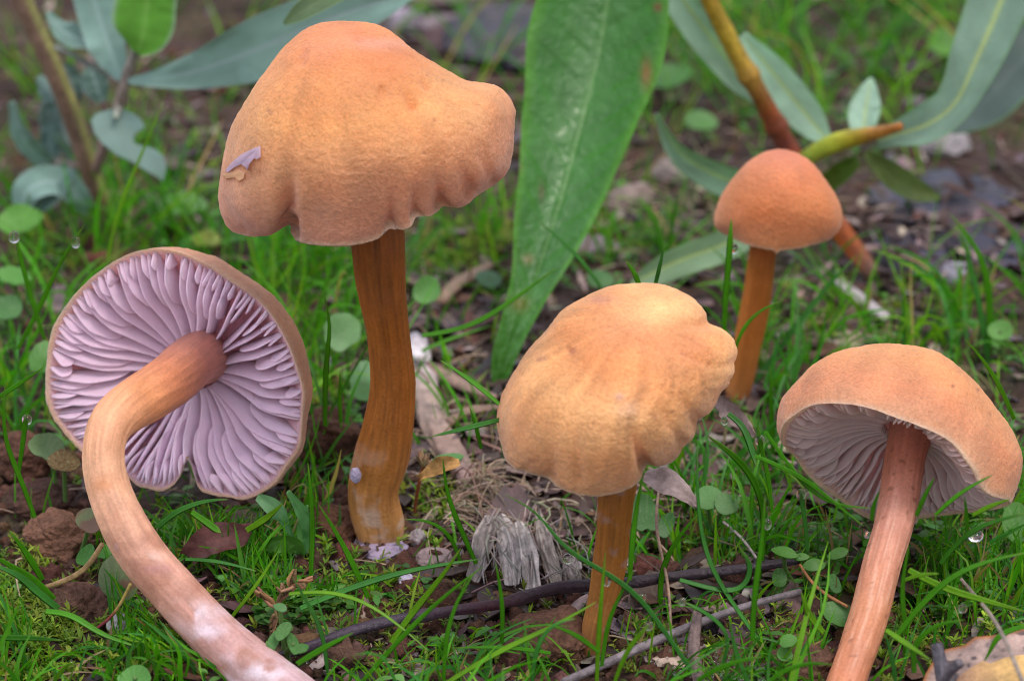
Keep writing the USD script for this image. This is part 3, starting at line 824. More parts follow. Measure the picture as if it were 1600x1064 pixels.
hl = np.clip((fib - .52) * 5, 0, 1)[:, None] * np.clip(L * 3 - .3, 0, 1)[:, None] * .3
tn = tn * (0.78 + .44 * fib)[:, None] * (1 - hl) + np.array([.74, .50, .40]) * hl
spk = (np.clip((fbm(v * 9, 2, 71) - .70) * 14, 0, 1) * .7)[:, None]
tn = tn * (1 - spk) + np.array([.25, .09, .05]) * spk
obj('stem', (v, f), 'stem_fibre', m5, tint=tn)
guard(out5, 0.4)
guard([(1285, 1070), (1355, 850), (1385, 640), (1465, 640), (1430, 830), (1360, 1070)], -1.0)

# ---------------------------------------------------------------- ground
rng = np.random.default_rng(23)


def graded(lo, hi, step, far):
    a = [np.arange(lo, hi + 1e-6, step)]
    up, dn, s = [hi], [lo], step
    while up[-1] < far:
        s *= 1.35
        up.append(up[-1] + s); dn.append(dn[-1] - s)
    return np.concatenate([dn[:0:-1], a[0], up[1:]])


gx, gy = graded(-10.5, 10.5, .055, 3000.), graded(-6.5, 26.0, .075, 3000.)
X, Y = np.meshgrid(gx, gy, indexing='ij')
q = np.stack([X, Y, 0 * X], -1)
near = np.clip(1.6 - np.maximum(np.abs(X) / 12, np.abs(Y - 10) / 20), 0, 1)
lump = noise(q * 1.1 + 3, 3) * .6 + noise(q * 2.7 + 9, 4) * .3
crumb = np.abs(noise(q * 5.3, 6) - .5) * 2 * .5 + np.abs(noise(q * 10.1, 7) - .5) * 2 * .3
Z = gz(X, Y) + near * (.34 * (lump - .45) - .16 * (crumb - .4)) - .06
gv = np.stack([X, Y, Z], -1).reshape(-1, 3)
qq = gv * np.array([1, 1, 0])
k1 = fbm(qq * .5 + 7, 3, 12)[:, None]; k2 = fbm(qq * 2.2 + 1, 3, 14)[:, None]; k3 = fbm(qq * 6. + 4, 2, 15)[:, None]
gt = np.array([.045, .025, .019]) + (k1 - .5) * np.array([.055, .03, .024]) + (k2 - .5) * np.array([.05, .034, .03])
gt = gt * (.7 + .6 * k3)
ms = np.clip((fbm(qq * .42 + 21, 3, 16)[:, None] - .52) * 7, 0, 1) * np.clip(k3 * 2 - .3, 0, 1) * .25
gt = gt * (1 - ms) + np.array([.085, .115, .02]) * ms
obj('ground', (gv, grid_faces(len(gx), len(gy))), 'soil', tint=gt, kind='structure')


def gh(x, y):
    """height of the ground with its relief"""
    x, y = np.asarray(x, float), np.asarray(y, float)
    q = np.stack(np.broadcast_arrays(x, y, 0 * x), -1)
    l = noise(q * 1.1 + 3, 3) * .6 + noise(q * 2.7 + 9, 4) * .3
    c = np.abs(noise(q * 5.3, 6) - .5) * 2 * .5 + np.abs(noise(q * 10.1, 7) - .5) * 2 * .3
    return gz(x, y) + .34 * (l - .45) - .16 * (c - .4) - .06


# ---------------------------------------------------------------- clods, stones
def clod(px, py, wpx, hr, label, dr=1.0, name='soil_clod', cat='soil clod', col=(.20, .095, .055), seed=0, sub=5, crumble=.36, amp=.32, lift=.25, mat='clod_soil', facets=0, group=None, rot=0., Y=None):
    """px, py: where its middle meets the picture; wpx: width in px; hr: height as a share of the width"""
    p = G(px, py) if Y is None else P(px, py, Y)
    r = cm_of(wpx, p) / 2
    if Y is None:
        p = p + np.array([0, r * .3, 0]); p[2] = float(gz(p[0], p[1])) + r * hr * lift
    v, f = rock(p, (r, r * dr, r * hr), rot, seed, sub, amp, .9, crumble * r if crumble else 0, facets)
    t = np.asarray(col) * (.78 if mat == 'clod_soil' else .8) * (.75 + .5 * fbm(v * 3 + seed, 3, seed + 2))[:, None] * (1 + .5 * (fbm(v * 9, 2, seed) - .5))[:, None]
    if mat == 'wet_stone' and max(col) < .1:
        k = np.clip((fbm(v * 2.4 + seed, 3, seed + 6) - .52) * 6, 0, 1)[:, None] * .6
        t = t * (1 - k) + np.array([.085, .05, .04]) * k
    obj(name, (v, f), mat, tint=t, label=label, cat=cat, base=p, group=group)


clod(512, 722, 100, .92, 'large dark round soil clod between the tipped gill cap and the tall stem', seed=1, col=(.115, .055, .035), lift=.8)
clod(515, 842, 96, .72, 'reddish soil clod left of the foot of the tall mushroom', seed=2, col=(.21, .10, .06), lift=.4)
clod(40, 745, 95, .85, 'crumbly brown soil clod at the left edge of the photo', seed=3, col=(.18, .085, .055), lift=.7)
clod(62, 800, 110, .6, 'flat dark clod of damp soil under the crumbly clod at the left edge', seed=4, col=(.11, .055, .04), lift=.3)
clod(92, 868, 105, .75, 'knobbly light brown clod behind the dry bent stalk at the left', seed=5, col=(.25, .125, .08), lift=.5, crumble=.42)
clod(118, 962, 84, .85, 'angular brown clod beside the white pebble', seed=6, col=(.25, .13, .09), lift=.5, crumble=.1, facets=12)
clod(165, 958, 70, .7, 'small crumbly clod touching the angular brown clod', seed=7, col=(.2, .10, .07), lift=.4)
clod(862, 1020, 128, .62, 'light brown crumbly clod below the short stem of the golden mushroom', seed=8, col=(.24, .12, .075), lift=.4, crumble=.26)
clod(1262, 1052, 110, .6, 'brown clod at the bottom edge left of the pink ribbed stem', seed=9, col=(.20, .105, .07), lift=.3)
clod(1115, 990, 36, .9, 'small black lump of soil under the thin grey stalk', seed=10, col=(.035, .025, .03), lift=.6, sub=4)
for q_ in [(1430, 330, 130, .2, 'wet slate-blue stone behind the red sprig stem foot', 1.3, 11, .2), (1500, 318, 170, .2, 'wet slate-blue stone under the far sprig leaves', 1.2, 41, -.4), (1540, 392, 150, .2, 'wet slate-blue stone at the right behind the forked blades', 1.1, 42, .5),
           (1440, 405, 150, .2, 'wet slate-blue stone between small mushroom and forked blades', 1.1, 43, -.2), (1400, 420, 60, .3, 'small wet dark stone beside the grey-white splinter', 1.0, 44, .3)]:
    clod(*q_[:5], dr=q_[5], name='flat_stone', cat='stone', seed=q_[6], col=(.040, .038, .066), crumble=.3, amp=.4, lift=.3, mat='wet_stone', rot=q_[7])
clod(790, 85, 210, .34, 'dark grey flat stone behind the tall cap and beside the big leaf', dr=1.3, name='flat_stone', cat='stone', seed=12, col=(.026, .023, .036), crumble=0, amp=.16, lift=.5, mat='wet_stone')
clod(1496, 442, 54, .75, 'small pale bluish pebble in front of the wet slate stone', name='pebble', cat='pebble', seed=13, col=(.30, .28, .34), crumble=0, amp=.12, lift=.5, mat='wet_stone')
clod(1475, 238, 80, .5, 'grey knobbly stone on the far side of the slate stone', name='pebble', cat='pebble', seed=14, col=(.28, .25, .25), crumble=0, amp=.3, lift=.5, mat='wet_stone')
clod(186, 996, 40, .95, 'white rounded pebble in the grass beside the bent stem', name='pebble', cat='pebble', seed=15, col=(.62, .58, .58), crumble=0, amp=.2, lift=.9, mat='wet_stone')
clod(632, 48, 62, .7, 'pale lilac bark chip standing behind the tall cap', dr=.5, name='bark_chip', cat='bark chip', seed=16, col=(.42, .36, .42), crumble=0, amp=.3, lift=.5, mat='litter')
clod(705, 62, 105, .4, 'long greyish bark chip beside the dark flat stone', dr=.6, name='bark_chip', cat='bark chip', seed=17, col=(.22, .17, .18), crumble=0, amp=.25, lift=.6, mat='litter')
clod(690, 14, 120, .34, 'brownish bark chip at the top edge above the tall cap', dr=.6, name='bark_chip', cat='bark chip', seed=18, col=(.22, .16, .15), crumble=0, amp=.25, lift=.6, mat='litter')
clod(1000, 60, 60, .4, 'small brown chip behind the big green leaf', dr=.6, name='bark_chip', cat='bark chip', seed=19, col=(.25, .14, .10), crumble=0, amp=.25, lift=.5, mat='litter')
clod(190, 430, 130, .22, 'dark red-brown dead leaf scrap above the tipped gill cap', dr=.35, name='leaf_scrap', cat='leaf scrap', seed=20, col=(.16, .05, .03), crumble=0, amp=.2, lift=1.2, mat='litter')
clod(985, 330, 96, .5, 'pale broken bark piece right of the big leaf', dr=.5, name='bark_chip', cat='bark chip', seed=21, col=(.27, .20, .17), crumble=0, amp=.3, lift=.6, mat='litter', rot=.6)
clod(1060, 290, 90, .5, 'greyish bark piece behind the golden cap near the curled leaf', dr=.5, name='bark_chip', cat='bark chip', seed=22, col=(.30, .24, .21), crumble=0, amp=.3, lift=.6, mat='litter', rot=-.5)
clod(915, 402, 100, .3, 'flat lilac-grey bark piece at the right edge of the big leaf', dr=.6, name='bark_chip', cat='bark chip', seed=23, col=(.22, .17, .18), crumble=0, amp=.2, lift=.8, mat='litter')
clod(975, 46, 70, .35, 'reddish chip in the far grass under the top edge', dr=.5, name='bark_chip', cat='bark chip', seed=24, col=(.22, .10, .09), crumble=0, amp=.2, lift=.8, mat='litter', Y=None)


# ---------------------------------------------------------------- wood, twigs, stalks
def stick(name, pix, wpx, label, cat, col, lift=.12, col2=None, seed=0, knots=(), n=14, amp=.03, mat='twig_bark', flat=1.0, heights=None, k=70, blot=.35):
    h = heights if heights is not None else lift
    pts = ground_path(pix, h)
    w = np.broadcast_to(wpx, (len(pix),))
    rr = np.array([cm_of(a, p) / 2 for a, p in zip(w, pts)])
    sp = spline(np.column_stack([pts, rr]), k)
    r = np.abs(sp[:, 3])
    tt = np.linspace(0, 1, k)
    for kn in knots:
        r = r * (1 + .3 * np.exp(-((tt - kn) / .018) ** 2))
    v, f, uv = tube(sp[:, :3], r, n)
    if flat != 1.0:
        cz = np.append(np.repeat(sp[:, 2], n), [sp[0, 2], sp[-1, 2]])
        v[:, 2] = cz + (v[:, 2] - cz) * flat
    _, _, nn = meshkit.arrays((v, f), True)
    a = uv[:, 0] * 2 * np.pi
    v = v + nn * (amp * 2 * (fbm(np.stack([np.cos(a) * 2, np.sin(a) * 2, uv[:, 1] * 1.4 + seed], -1), 3, seed) - .5))[:, None]
    g = fbm(np.stack([np.cos(a) * 3, np.sin(a) * 3, uv[:, 1] * 2.0 + seed], -1), 3, seed + 1)[:, None]
    c = np.asarray(col, float) * np.ones((len(v), 1))
    if col2 is not None:
        c = ramp(uv[:, 1] / uv[:, 1].max(), col2)
    c = c * (1 - blot + 2 * blot * g)
    obj(name, (v, f), mat, tint=c, label=label, cat=cat, base=pts[0])


stick('twig', [(425, 1030), (500, 1003), (590, 975), (700, 955), (800, 938), (860, 920), (960, 912), (1060, 900), (1150, 890), (1245, 876)], [14, 17, 18, 17, 18, 19, 16, 15, 15, 12],
      'dark purple wet twig crossing in front of the tall and golden stems', 'twig', (.05, .03, .045), seed=1, knots=(.48, .3, .7), heights=[.2, .25, .3, .35, .4, .45, .5, .45, .4, .35],
      col2=[(0, (.045, .03, .045)), (.25, (.05, .034, .055)), (.42, (.055, .016, .022)), (.5, (.035, .02, .025)), (1, (.028, .02, .028))], k=120, blot=.3)
stick('dry_stalk', [(880, 1066), (960, 1030), (1050, 990), (1150, 952), (1250, 924)], [14, 14, 14, 12, 11], 'thin straight grey stalk running below the dark twig', 'stalk', (.19, .16, .17), seed=2, lift=.35, amp=.008, blot=.25)
stick('dry_stalk', [(68, 918), (105, 905), (130, 890), (160, 850)], [8, 9, 9, 8], 'bent straw-coloured stalk over the clods at the left', 'stalk', (.42, .26, .12), seed=3, heights=[.25, .6, .8, 1.2], amp=.006, blot=.2)
stick('dry_stalk', [(150, 982), (176, 960), (204, 912)], [4, 5, 5], 'thin yellow stalk with a crimson base above the white pebble', 'stalk', (.4, .25, .1), seed=4, heights=[.3, .6, 1.1], amp=.004, col2=[(0, (.2, .02, .05)), (.4, (.3, .06, .06)), (.6, (.45, .3, .1)), (1, (.4, .3, .08))], blot=.1)
stick('driftwood_strip', [(648, 530), (658, 590), (680, 660), (708, 712), (738, 752)], [34, 44, 46, 44, 36], 'grey weathered wood strip lying behind the tall stem', 'wood strip', (.34, .25, .22), seed=5, lift=.2, amp=.09, mat='litter', flat=.5, n=20, k=110, blot=.45,
      col2=[(0, (.50, .45, .47)), (.15, (.48, .42, .43)), (.4, (.34, .25, .21)), (.8, (.27, .18, .14)), (1, (.3, .2, .18))])
stick('wood_splinter', [(640, 545), (652, 552), (660, 560)], [20, 26, 18], 'small white splinter beside the upper tall stem', 'splinter', (.6, .55, .56), seed=6, lift=.45, amp=.05, mat='litter', flat=.6, k=24)
stick('wood_splinter', [(690, 470), (720, 440), (765, 415)], [18, 22, 16], 'brown splinter behind the round seedling leaf', 'splinter', (.28, .18, .12), seed=7, lift=.2, amp=.04, mat='litter', flat=.6, k=40)
stick('wood_splinter', [(1310, 440), (1345, 468), (1385, 498)], [18, 22, 14], 'grey-white splinter right of the small mushroom', 'splinter', (.42, .38, .38), seed=8, lift=.2, amp=.04, mat='litter', flat=.6, k=40)
stick('wood_splinter', [(700, 660), (745, 640), (790, 636)], [14, 18, 12], 'dull brown splinter between the wood strip and the golden cap', 'splinter', (.22, .14, .10), seed=9, lift=.2, amp=.04, mat='litter', flat=.6, k=40)
stick('wood_splinter', [(670, 570), (720, 600), (775, 622)], [18, 22, 12], 'brown bark sliver below the foot of the big leaf', 'splinter', (.24, .16, .12), seed=10, lift=.2, amp=.04, mat='litter', flat=.6, k=40)
stick('stick', [(1465, 1008), (1470, 1035), (1478, 1075)], [18, 20, 22], 'dark grey broken stick standing beside the dead leaf', 'stick', (.085, .075, .09), seed=11, heights=[1.15, 1.0, .8], amp=.05, k=40)
stick('stick', [(1500, 1036), (1482, 1052), (1470, 1080)], [14, 15, 16], 'short grey side stick against the dead leaf', 'stick', (.09, .075, .085), seed=12, heights=[1.3, 1.1, .8], amp=.04, k=30)
stick('dry_stalk', [(1502, 905), (1540, 950), (1575, 1010), (1602, 1075)], [5, 6, 7, 7], 'fine grey stalk arching over the spotted dead leaf', 'stalk', (.26, .21, .17), seed=13, heights=[.9, 1.4, 1.7, 1.7], amp=.004)
stick('dry_stalk', [(1090, 958), (1086, 990), (1092, 1064)], [14, 17, 20], 'frayed brown-grey stub under the thin grey stalk', 'stalk', (.17, .12, .11), seed=14, heights=[.5, .35, .2], amp=.05)
stick('dry_stalk', [(1130, 815), (1160, 842), (1182, 872)], [4, 4, 4], 'hair-thin pale stem above the right end of the twig', 'stalk', (.42, .34, .34), seed=15, heights=[.6, .45, .3], amp=.002)
stick('dry_stalk', [(1030, 760), (1027, 830), (1042, 905), (1048, 985)], [4, 5, 5, 5], 'thin upright straw right of the golden mushroom stem', 'stalk', (.30, .20, .14), seed=16, heights=[1.3, 1.0, .6, .2], amp=.003)
stick('dry_stalk', [(1250, 882), (1280, 920), (1325, 948)], [4, 5, 5], 'orange-brown thin stalk left of the pink ribbed stem', 'stalk', (.30, .13, .05), seed=17, heights=[.7, .6, .5], amp=.002)
stick('dry_stalk', [(648, 800), (656, 750), (662, 728)], [5, 6, 5], 'rust-red upright stalk with a seed head beside the tall stem', 'stalk', (.26, .09, .03), seed=18, heights=[.1, .8, 1.1], amp=.003)

# seed head on the rust-red stalk, the ochre leaf scrap beside it
b = Bag()
p0 = G(662, 728, 1.1)
for i in range(26):
    d = unit(rng.standard_normal(3) + [0, 0, 1.2]) * rng.uniform(.05, .16)
    t_, f_, _ = tube([p0 + d * .3, p0 + d * .7 + [0, 0, .05], p0 + d + [0, 0, .1]], [.02, .025, .006], 5)
    b.add(t_, f_, jitter((.32, .22, .12), .2))
mf, tc = b.get()
obj('seed_head', mf, 'litter', tint=tc, label='brown tufted seed head on the rust-red stalk by the tall stem', cat='seed head', base=p0)
b = Bag()
p0 = P(455, 945, -2.6)
for (x0, y0, x1, y1) in [(430, 985, 432, 950), (432, 950, 410, 930), (410, 930, 395, 918), (432, 950, 445, 925), (445, 925, 470, 910), (470, 910, 485, 900), (445, 925, 438, 915), (470, 910, 478, 918), (430, 985, 425, 1002), (432, 960, 420, 975), (452, 918, 460, 892)]:
    for j in range(4):
        o = rng.normal(0, 3, 4)
        a_, c_ = P(x0 + o[0], y0 + o[1], -2.6 + o[0] * .02), P(x1 + o[2], y1 + o[3], -2.6 + o[2] * .02)
        t_, f_, _ = tube(np.array([a_, (a_ + c_) / 2 + rng.normal(0, .02, 3), c_]), [.022, .028, .012], 5)
        b.add(t_, f_, jitter((.26, .14, .07), .25))
a_ = P(428, 1000, -2.6)
t_, f_, _ = tube(np.array([a_, [a_[0], a_[1], gz(a_[0], a_[1]) - .1]]), [.03, .03], 6)
b.add(t_, f_, (.2, .1, .05))
mf, tc = b.get()
obj('withered_sprig', mf, 'litter', tint=tc, label='shrivelled brown sprig between the bent stem and the dark twig', cat='sprig', base=p0)

# ---------------------------------------------------------------- leaves lying and leaning
def one_leaf(name, label, cat, spine, widths, mat, base, parent='/World', seed=0, side2=None, group=None, **kw):
    lk = {k: kw.pop(k) for k in list(kw) if k in ('rib', 'rib_w', 'vein_amt', 'edge', 'edge_w', 'patch', 'streaks')}
    nv = kw.get('nveins', 9)
    v, f, u, s, _ = leaf(spine, widths, seed=seed, **kw)
    t = leaf_tint(u, s, base, seed=seed, nveins=nv, **lk)
    p = P(*spine[0])
    extra = {} if parent != '/World' else dict(label=label, cat=cat, base=p, group=group)
    return v, f, u, s, t, mat, name, parent, extra


def put(L):
    v, f, u, s, t, mat, name, parent, extra = L
    return obj(name, (v, f), mat, parent, tint=t, **extra)


L = one_leaf('broad_leaf', 'big glossy green leaf hanging between the tall and the golden mushroom', 'leaf',
             [(778, 615, 5.2), (783, 580, 5.3), (802, 520, 5.6), (820, 475, 5.9), (838, 430, 6.3), (858, 370, 6.8), (880, 300, 7.4), (905, 205, 8.2), (932, 100, 9.0), (950, 0, 9.6), (960, -60, 9.9)],
             [12, 30, 46, 58, 78, 112, 142, 178, 212, 200, 180], 'leaf_glossy', (.032, .150, .012), seed=4, roll=.12, cup=.42, crease=.12, vein=.026, nveins=13, nu=260, nv=60, wave=.09, thick=.03,
             rib=(.10, .25, .05), rib_w=.03, vein_amt=.05, edge=(.10, .30, .02), edge_w=.8, patch=.2)
v, f, u, s, t = L[:5]
cc = to_cam(v)
for (x, y, rx, ry, col, am) in [(1010, 115, 8, 22, (.25, .10, .03), .8), (825, 405, 9, 8, (.20, .14, .05), .7), (812, 475, 14, 12, (.22, .14, .03), .6), (846, 300, 4, 14, (.10, .05, .02), .7), (1028, 12, 6, 7, (.18, .04, .02), .9), (812, 262, 5, 8, (.2, .12, .05), .4)]:
    w = (np.exp(-((cc[:, 0] - x) / rx) ** 2 - ((cc[:, 1] - y) / ry) ** 2) * am)[:, None]
    t = t * (1 - w) + np.array(col) * w
low = np.clip((cc[:, 1:2] - 420) / 140, 0, 1)
t = t * (1 - low * .5) + np.array([.05, .17, .015]) * low * .5
put((v, f, u, s, t) + L[5:])
guard([(770, 610), (800, 400), (820, 200), (870, 0), (1040, 0), (1020, 100), (940, 320), (880, 450), (830, 540), (790, 610)], 7.2)

# dead spotted leaf at the bottom right: folded, its rim rust-red
def plane_poly(pix, o, n, right):
    """where the outline pix meets the plane through o: outline in that plane's own cm"""
    n = unit(n); r = unit(np.asarray(right) - n * (np.asarray(right) @ n)); s_ = np.cross(n, r)
    out = []
    for x, y in pix:
        d = ray(x, y)
        q = EYE + d * (((o - EYE) @ n) / (d @ n)) - o
        out.append((q @ r, q @ s_))
    return out


dp = P(1560, 1045, -4.9)
dn = (-.12, -.45, .85)
poly = plane_poly([(1430, 1080), (1446, 1040), (1462, 1018), (1478, 1009), (1508, 1006), (1524, 994), (1560, 988), (1592, 976), (1650, 958), (1720, 985), (1740, 1050), (1700, 1110), (1600, 1140), (1480, 1130)], dp, dn, (1, 0, .05))
v, f, p2, d = disc_leaf(poly, dp, dn, (1, 0, .05), thick=.035, dome=.25, size=.06, seed=3, wave=.10)
edge = np.array([Polygon(poly).exterior.distance(Point(*a)) for a in p2])
t = np.tile([.36, .25, .21], (len(v), 1)) * (.75 + .5 * fbm(v * 2, 3, 3))[:, None]
sp_ = np.clip((noise(np.column_stack([p2 * 11, 0 * edge]), 5) - .70) * 14, 0, 1)[:, None] * np.clip((fbm(np.column_stack([p2 * 1.6, 0 * edge]), 2, 9) - .35) * 4, 0, 1)[:, None]
t = t * (1 - sp_ * .85) + np.array([.03, .025, .035]) * sp_ * .85
e_ = np.exp(-(edge / .05) ** 2)[:, None]
t = t * (1 - e_) + np.array([.34, .12, .03]) * e_
dead = thing('dead_leaf', dp, 'black-speckled pale dead leaf with a rusty rim at the bottom right corner', 'dead leaf')
obj('leaf_blade', (v, f), 'litter', dead, tint=t)
d2 = P(1570, 1060, -5.15)
poly2 = plane_poly([(1486, 1078), (1496, 1050), (1512, 1040), (1535, 1026), (1548, 1034), (1572, 1026), (1610, 1022), (1680, 1016), (1700, 1080), (1600, 1110), (1500, 1100)], d2, (-.1, -.5, .82), (1, .05, .06))
v, f, p2, d = disc_leaf(poly2, d2, (-.1, -.5, .82), (1, .05, .06), thick=.04, dome=.3, size=.06, seed=8, wave=.12)
t = np.array([.50, .31, .11]) * (.55 + .9 * fbm(v * 1.6 + 3, 3, 13))[:, None] * np.array([1, 1, 1])
k = np.clip(1 - (p2[:, :1] - p2[:, 0].min()) / .7, 0, 1)
t = t * (1 - k) + np.array([.36, .19, .13]) * k
obj('curled_lobe', (v, f), 'litter', dead, tint=t, label='curled ochre lobe of the dead leaf')

# ---------------------------------------------------------------- plants behind
SAGE, SAGE_RIB = (.22, .36, .305), (.38, .50, .49)


def part_tube(parent, name, pix, wpx, col2, seed=0, n=14, k=60, amp=.02, mat='twig_bark', blot=.2, knots=()):
    pts = np.array([P(*a) for a in pix])
    w = np.broadcast_to(wpx, (len(pix),))
    rr = np.array([cm_of(a, p) / 2 for a, p in zip(w, pts)])
    sp = spline(np.column_stack([pts, rr]), k)
    r = np.abs(sp[:, 3])
    for kn in knots:
        r = r * (1 + .28 * np.exp(-((np.linspace(0, 1, k) - kn) / .02) ** 2))
    v, f, uv = tube(sp[:, :3], r, n)
    nn = meshkit.arrays((v, f), True)[2]
    a = uv[:, 0] * 2 * np.pi
    g = fbm(np.stack([np.cos(a) * 2, np.sin(a) * 2, uv[:, 1] * 1.2 + seed], -1), 3, seed)
    v = v + nn * (amp * 2 * (g - .5))[:, None]
    c = ramp(uv[:, 1] / uv[:, 1].max(), col2) * (1 - blot + 2 * blot * g)[:, None]
    return obj(name, (v, f), mat, parent, tint=c), v, uv, c


sage = thing('sage_plant', G(165, 350), 'grey-green soft-leaved plant with a thick brown stem, top left', 'plant')
pts = [(20, -40, 12.3), (35, 0, 12.3), (70, 78, 12.2), (110, 175, 12.1), (140, 265, 12.0), (166, 345, 12.0), (175, 372, 12.0)]
P_ = np.array([P(*a) for a in pts])
v, f, uv = tube(spline(P_, 70), np.full(70, cm_of(16, P_[3])), 18)
a = uv[:, 0]
c = np.tile([.17, .105, .07], (len(v), 1)) * (.8 + .4 * fbm(v * 2, 3, 2))[:, None]
side = np.clip(1 - np.abs(((a - .34 + .5) % 1) - .5) / .09, 0, 1)[:, None] ** .6      # a green rib along the stem
c = c * (1 - side) + np.array([.25, .26, .07]) * side
obj('stem', (v, f), 'twig_bark', sage, tint=c)


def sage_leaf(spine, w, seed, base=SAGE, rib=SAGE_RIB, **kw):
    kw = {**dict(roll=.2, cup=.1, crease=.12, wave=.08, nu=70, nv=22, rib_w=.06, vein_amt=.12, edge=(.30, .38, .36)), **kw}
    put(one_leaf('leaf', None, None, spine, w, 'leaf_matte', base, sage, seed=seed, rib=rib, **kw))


sage_leaf([(200, 127, 10.2), (250, 122, 9.9), (310, 110, 9.6), (400, 78, 9.2), (490, 40, 9.0), (560, 14, 8.9), (650, -12, 8.8)], [8, 30, 58, 96, 96, 76, 12], 31, nu=120, nv=30, roll=-.1, rib=(.32, .42, .42), rib_w=.07)
sage_leaf([(190, 126, 10.4), (178, 92, 10.6), (160, 42, 10.9), (142, -25, 11.2)], [12, 48, 64, 62], 32, roll=.3)
sage_leaf([(214, 84, 10.0), (222, 62, 10.0), (228, 20, 10.1), (236, -30, 10.2)], [16, 74, 98, 88], 33, base=(.10, .30, .025), rib=(.20, .42, .08), edge=(.34, .45, .34), edge_w=.86)
sage_leaf([(85, 258, 12), (58, 240, 11.8), (32, 205, 11.6), (20, 160, 11.5)], [14, 30, 28, 10], 34, roll=.5)
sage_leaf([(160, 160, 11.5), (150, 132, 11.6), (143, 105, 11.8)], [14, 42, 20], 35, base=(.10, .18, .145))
sage_leaf([(35, 330, 10.6), (42, 300, 10.6), (72, 284, 10.7), (105, 292, 10.9), (138, 330, 11.2)], [24, 44, 46, 44, 20], 36, roll=.4)
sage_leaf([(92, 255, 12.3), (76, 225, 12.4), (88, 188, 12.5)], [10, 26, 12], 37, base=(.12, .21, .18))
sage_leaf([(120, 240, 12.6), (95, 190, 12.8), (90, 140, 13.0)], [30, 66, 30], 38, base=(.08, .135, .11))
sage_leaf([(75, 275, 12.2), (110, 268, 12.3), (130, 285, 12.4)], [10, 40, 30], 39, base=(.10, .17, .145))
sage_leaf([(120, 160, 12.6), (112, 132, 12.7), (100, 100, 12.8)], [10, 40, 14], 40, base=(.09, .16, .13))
sage_leaf([(170, 120, 11.2), (130, 95, 11.4), (85, 72, 11.7)], [7, 9, 6], 41, base=(.24, .27, .25), cup=.4)
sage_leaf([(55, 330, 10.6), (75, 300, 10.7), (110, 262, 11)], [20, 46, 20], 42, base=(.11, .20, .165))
part_tube(sage, 'side_stem', [(216, 70, 10.1), (205, 100, 10.3), (198, 125, 10.3), (185, 168, 10.6), (165, 225, 11.4), (148, 270, 12.0)], [16, 17, 18, 19, 18, 16], [(0, (.22, .22, .18)), (.4, (.26, .18, .15)), (1, (.24, .15, .13))], seed=3)
part_tube(sage, 'petiole', [(80, 253, 12), (110, 258, 12), (135, 255, 12.), (150, 246, 12)], [13, 13, 12, 12], [(0, (.24, .21, .18)), (1, (.28, .18, .16))], seed=4)
sage_leaf([(75, 20, 11.5), (95, 45, 11.3), (128, 62, 11.0), (165, 72, 10.8)], [8, 30, 34, 10], 43, roll=.4, base=(.16, .27, .22))
sage_leaf([(60, 120, 12.6), (82, 150, 12.4), (92, 190, 12.2)], [10, 40, 16], 44, roll=.3, base=(.15, .25, .21))
# the leaf with a bite taken out
bp = [(150, 182), (160, 173), (178, 170), (200, 171), (216, 180), (227, 192), (230, 202), (226, 207), (216, 210), (210, 217), (209, 225), (216, 229), (228, 232), (240, 237), (251, 248), (254, 260), (252, 272), (246, 284), (238, 279), (222, 268), (200, 252), (178, 240), (160, 222), (151, 203)]
o = P(200, 225, 10.0)
s_ = cm_of(1, o)
v, f, p2, d = disc_leaf([((x - 200) * s_, -(y - 225) * s_ * 1.08) for x, y in bp], o, (0.25, -.75, .62), (1, .2, .1), thick=.035, dome=.12, size=.06, seed=2, wave=.06)
obj('bitten_leaf', (v, f), 'leaf_matte', sage, tint=np.array([.20, .31, .265]) * (.85 + .3 * fbm(v * 2, 3, 3))[:, None], label='pale leaf with a bite taken out of its edge')
part_tube(sage, 'petiole', [(186, 168, 10.5), (182, 178, 10.15), (180, 186, 10.05)], [14, 12, 9], [(0, (.26, .2, .17)), (1, (.24, .28, .22))], seed=5, k=16)

# willow-like sprig, top right
sprig = thing('leafy_sprig', G(1350, 415), 'fallen sprig with a red-brown stem and narrow pale leaves, top right', 'sprig')
part_tube(sprig, 'stem', [(1085, -50, 10.0), (1108, 0, 10.0), (1150, 82, 10.0), (1185, 145, 10.0), (1212, 195, 10.1), (1245, 255, 10.2), (1290, 325, 10.0), (1330, 382, 9.6), (1366, 430, 9.2)], [26, 27, 29, 29, 31, 32, 32, 32, 24],
          [(0, (.28, .17, .012)), (.22, (.34, .24, .02)), (.36, (.24, .12, .02)), (.44, (.20, .05, .012)), (.55, (.17, .04, .03)), (.7, (.40, .085, .010)), (.9, (.36, .08, .012)), (1, (.17, .10, .07))], seed=6, k=110, n=18, knots=(.33, .5), blot=.45)
part_tube(sprig, 'side_stem', [(1245, 258, 10.3), (1275, 238, 9.9), (1310, 222, 9.5), (1345, 213, 9.2), (1380, 206, 8.9), (1408, 198, 8.7)], [22, 28, 30, 26, 18, 13], [(0, (.26, .40, .06)), (.45, (.42, .48, .04)), (.65, (.36, .28, .015)), (.78, (.34, .16, .025)), (1, (.36, .13, .02))], seed=7, k=60, n=16, blot=.15)
PALE, PALE_RIB = (.33, .50, .38), (.44, .54, .16)


def sprig_leaf(spine, w, seed, base=PALE, rib=PALE_RIB, **kw):
    kw = {**dict(roll=.25, cup=.12, crease=.16, wave=.06, nu=80, nv=24, rib_w=.08, vein_amt=.15, edge=(.14, .30, .08), edge_w=.9), **kw}
    put(one_leaf('leaf', None, None, spine, w, 'leaf_soft', base, sprig, seed=seed, rib=rib, **kw))


